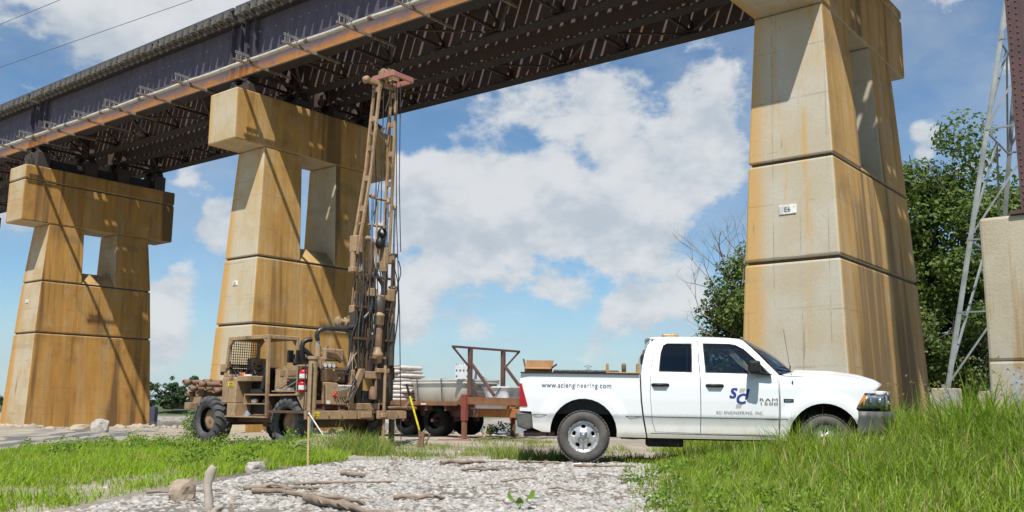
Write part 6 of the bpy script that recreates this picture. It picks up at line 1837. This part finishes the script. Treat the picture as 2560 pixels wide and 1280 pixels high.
# fine bark scraps and twigs washed up among the stones
tb = MB(); rq = random.Random(91)
for q in range(230):
    x, y = rq.uniform(-3.4, 1.6), rq.uniform(7.6, 14.3)
    k = math.exp(-((y - (10.0 + .35 * x)) / .8) ** 2) + math.exp(-((y - 13.7) / .4) ** 2)
    if not pip(x, y, polyG) or rq.random() > k + .12:
        continue
    a = rq.gauss(.1, .6); L = rq.uniform(.04, .16); z = ground_z(x, y) + .03
    tb.tube([(x, y, z), (x + L * math.cos(a) * .5, y + L * math.sin(a) * .5, z + rq.uniform(0, .015)), (x + L * math.cos(a), y + L * math.sin(a), z)], [.006, .008, .003], 5)
o = tb.build('twig_litter', DRIFT, None, label='fine twigs and bark scraps strewn over the gravel', cat='twigs', kind='stuff', fix=False)
up = thing('driftwood', (-2.68, 8.42, ground_z(-2.68, 8.42)), 'pale driftwood stub standing upright in the gravel', 'driftwood', 'driftwood on the ground')
mb = MB().tube([(.01, 0, -.1), (.0, 0, .1), (-.02, .0, .22), (.0, 0, .33), (.03, .01, .385)], [.046, .042, .04, .045, .038], 10)
mb.v = [(x + .014 * noise.noise((x * 16, y * 16, z * 9)), y + .014 * noise.noise((x * 16, y * 16, z * 9 + 4)), z + (.02 * noise.noise((x * 40, y * 40, 0)) if z > .3 else 0)) for x, y, z in mb.v]
mb.build('log', DRIFTP, up)
MB().tube([(.03, -.03, -.05), (.10, -.05, .03), (.15, -.05, .05)], [.035, .03, .02], 7).build('root', DRIFTP, up)

# ================================================================== hand tools and small things
LATH = mat('lath_wood', (.52, .37, .20), .8, col2=(.42, .28, .14), scale=6)
sk = thing('survey_stake', (-2.80, 13.02, ground_z(-2.8, 13.02)), 'pale wooden survey stake standing in the grass before the rig wheel', 'stake')
MB().hexa([(-.013, -.006, -.1), (.013, -.006, -.1), (.013, .006, -.1), (-.013, .006, -.1), (-.032, -.006, .68), (-.006, -.006, .68), (-.006, .006, .68), (-.032, .006, .68)]).build('lath', LATH, sk)
sk = thing('white_rod', (-3.62, 17.7, ground_z(-3.62, 17.7)), 'thin white rod leaning between the survey stake and the rig', 'rod')
MB().cyl((.10, 0, .0), (-.22, .1, .42), .014, n=8).build('shaft', WHT, sk)
MB().cyl((-.22, .1, .42), (-.24, .106, .446), .02, n=8).build('tip', WHT, sk)
db = thing('digging_bar', (-2.0, 20.7, ground_z(-2., 20.7)), 'yellow-handled digging bar leaning on the rear of the drill rig', 'hand tool')
YELH = mat('fibreglass_yellow', (.80, .66, .02), .4, amt=.2)
MB().cyl((-.02, 0, .38), (-.25, .0, 1.12), .022, n=10).build('handle', YELH, db)
MB().cyl((-.25, .0, 1.12), (-.33, .0, 1.38), .026, n=10).build('grip', BLK, db)
MB().cyl((.02, 0, .02), (-.02, 0, .38), .03, n=10).box(-.05, .09, -.06, .06, .0, .14).build('blade', mat('muddy_steel', (.20, .13, .075), .85, bump=.4), db)
mud = mat('muddy_steel', (.20, .13, .075), .85)
mt_ = thing('auger_bit', (-1.93, 20.45, ground_z(-1.93, 20.45)), 'muddy auger bit lying at the foot of the yellow digging bar', 'drill bit')
MB().cyl((0, 0, .03), (.02, 0, .34), .035, n=10).build('shank', mud, mt_)
for k in range(4):
    MB().bar((-.10 + .02 * k, -.03, .07 * k + .03), (.12 - .02 * k, .05, .07 * k + .10), .05, .018).build('flight', mud, mt_)
MB().tube([(.06, 0, .05), (.14, .02, .2), (.17, .02, .3)], .018, 6).build('arm', mud, mt_)
pw_ = thing('pipe_wrench', rigw(.70, 2.50, .80), 'mud-caked pipe wrench lying over the rig deck beam end', 'wrench', None, (0, 0, ROTZ))
MB().tube([(-.1, -.35, .05), (.08, .0, .06), (.12, .38, .04)], [.035, .045, .04], 8).build('handle', mud, pw_)
MB().tube([(.05, .1, .07), (.02, .25, .16), (-.02, .42, .26)], [.03, .035, .03], 7).build('jaw', mud, pw_)
PINK = mat('rod_red', (.36, .13, .10), .7)
for i in range(3):
    p_ = Vector((-1.85 + .1 * i, 25.2 - .25 * i, 0))
    o = thing('steel_rod', (p_.x, p_.y, ground_z(p_.x, p_.y) + .02), 'thin reddish rod on the ground before the trailer leg, ' + ['farthest of three', 'middle of three', 'nearest of three'][i], 'rod', 'reddish rods on the ground')
    MB().cyl((-.1, 0, .01), (.75 - .1 * i, -.05, .02), .016, n=6).build('shaft', PINK, o)
    MB().cyl((.75 - .1 * i, -.05, .02), (.79 - .1 * i, -.053, .02), .022, n=6).build('coupler', PINK, o)
pk = thing('pickaxe', (-.75, 24.6, ground_z(-.75, 24.6)), 'pickaxe lying with its handle up, before the trailer front', 'hand tool')
MB().cyl((.05, 0, .05), (.14, .1, .50), .018, n=8).build('handle', LATH, pk)
MB().tube([(-.22, 0, .03), (.0, 0, .08), (.05, 0, .085), (.28, 0, .05)], [.012, .028, .03, .012], 8).build('head', mud, pk)
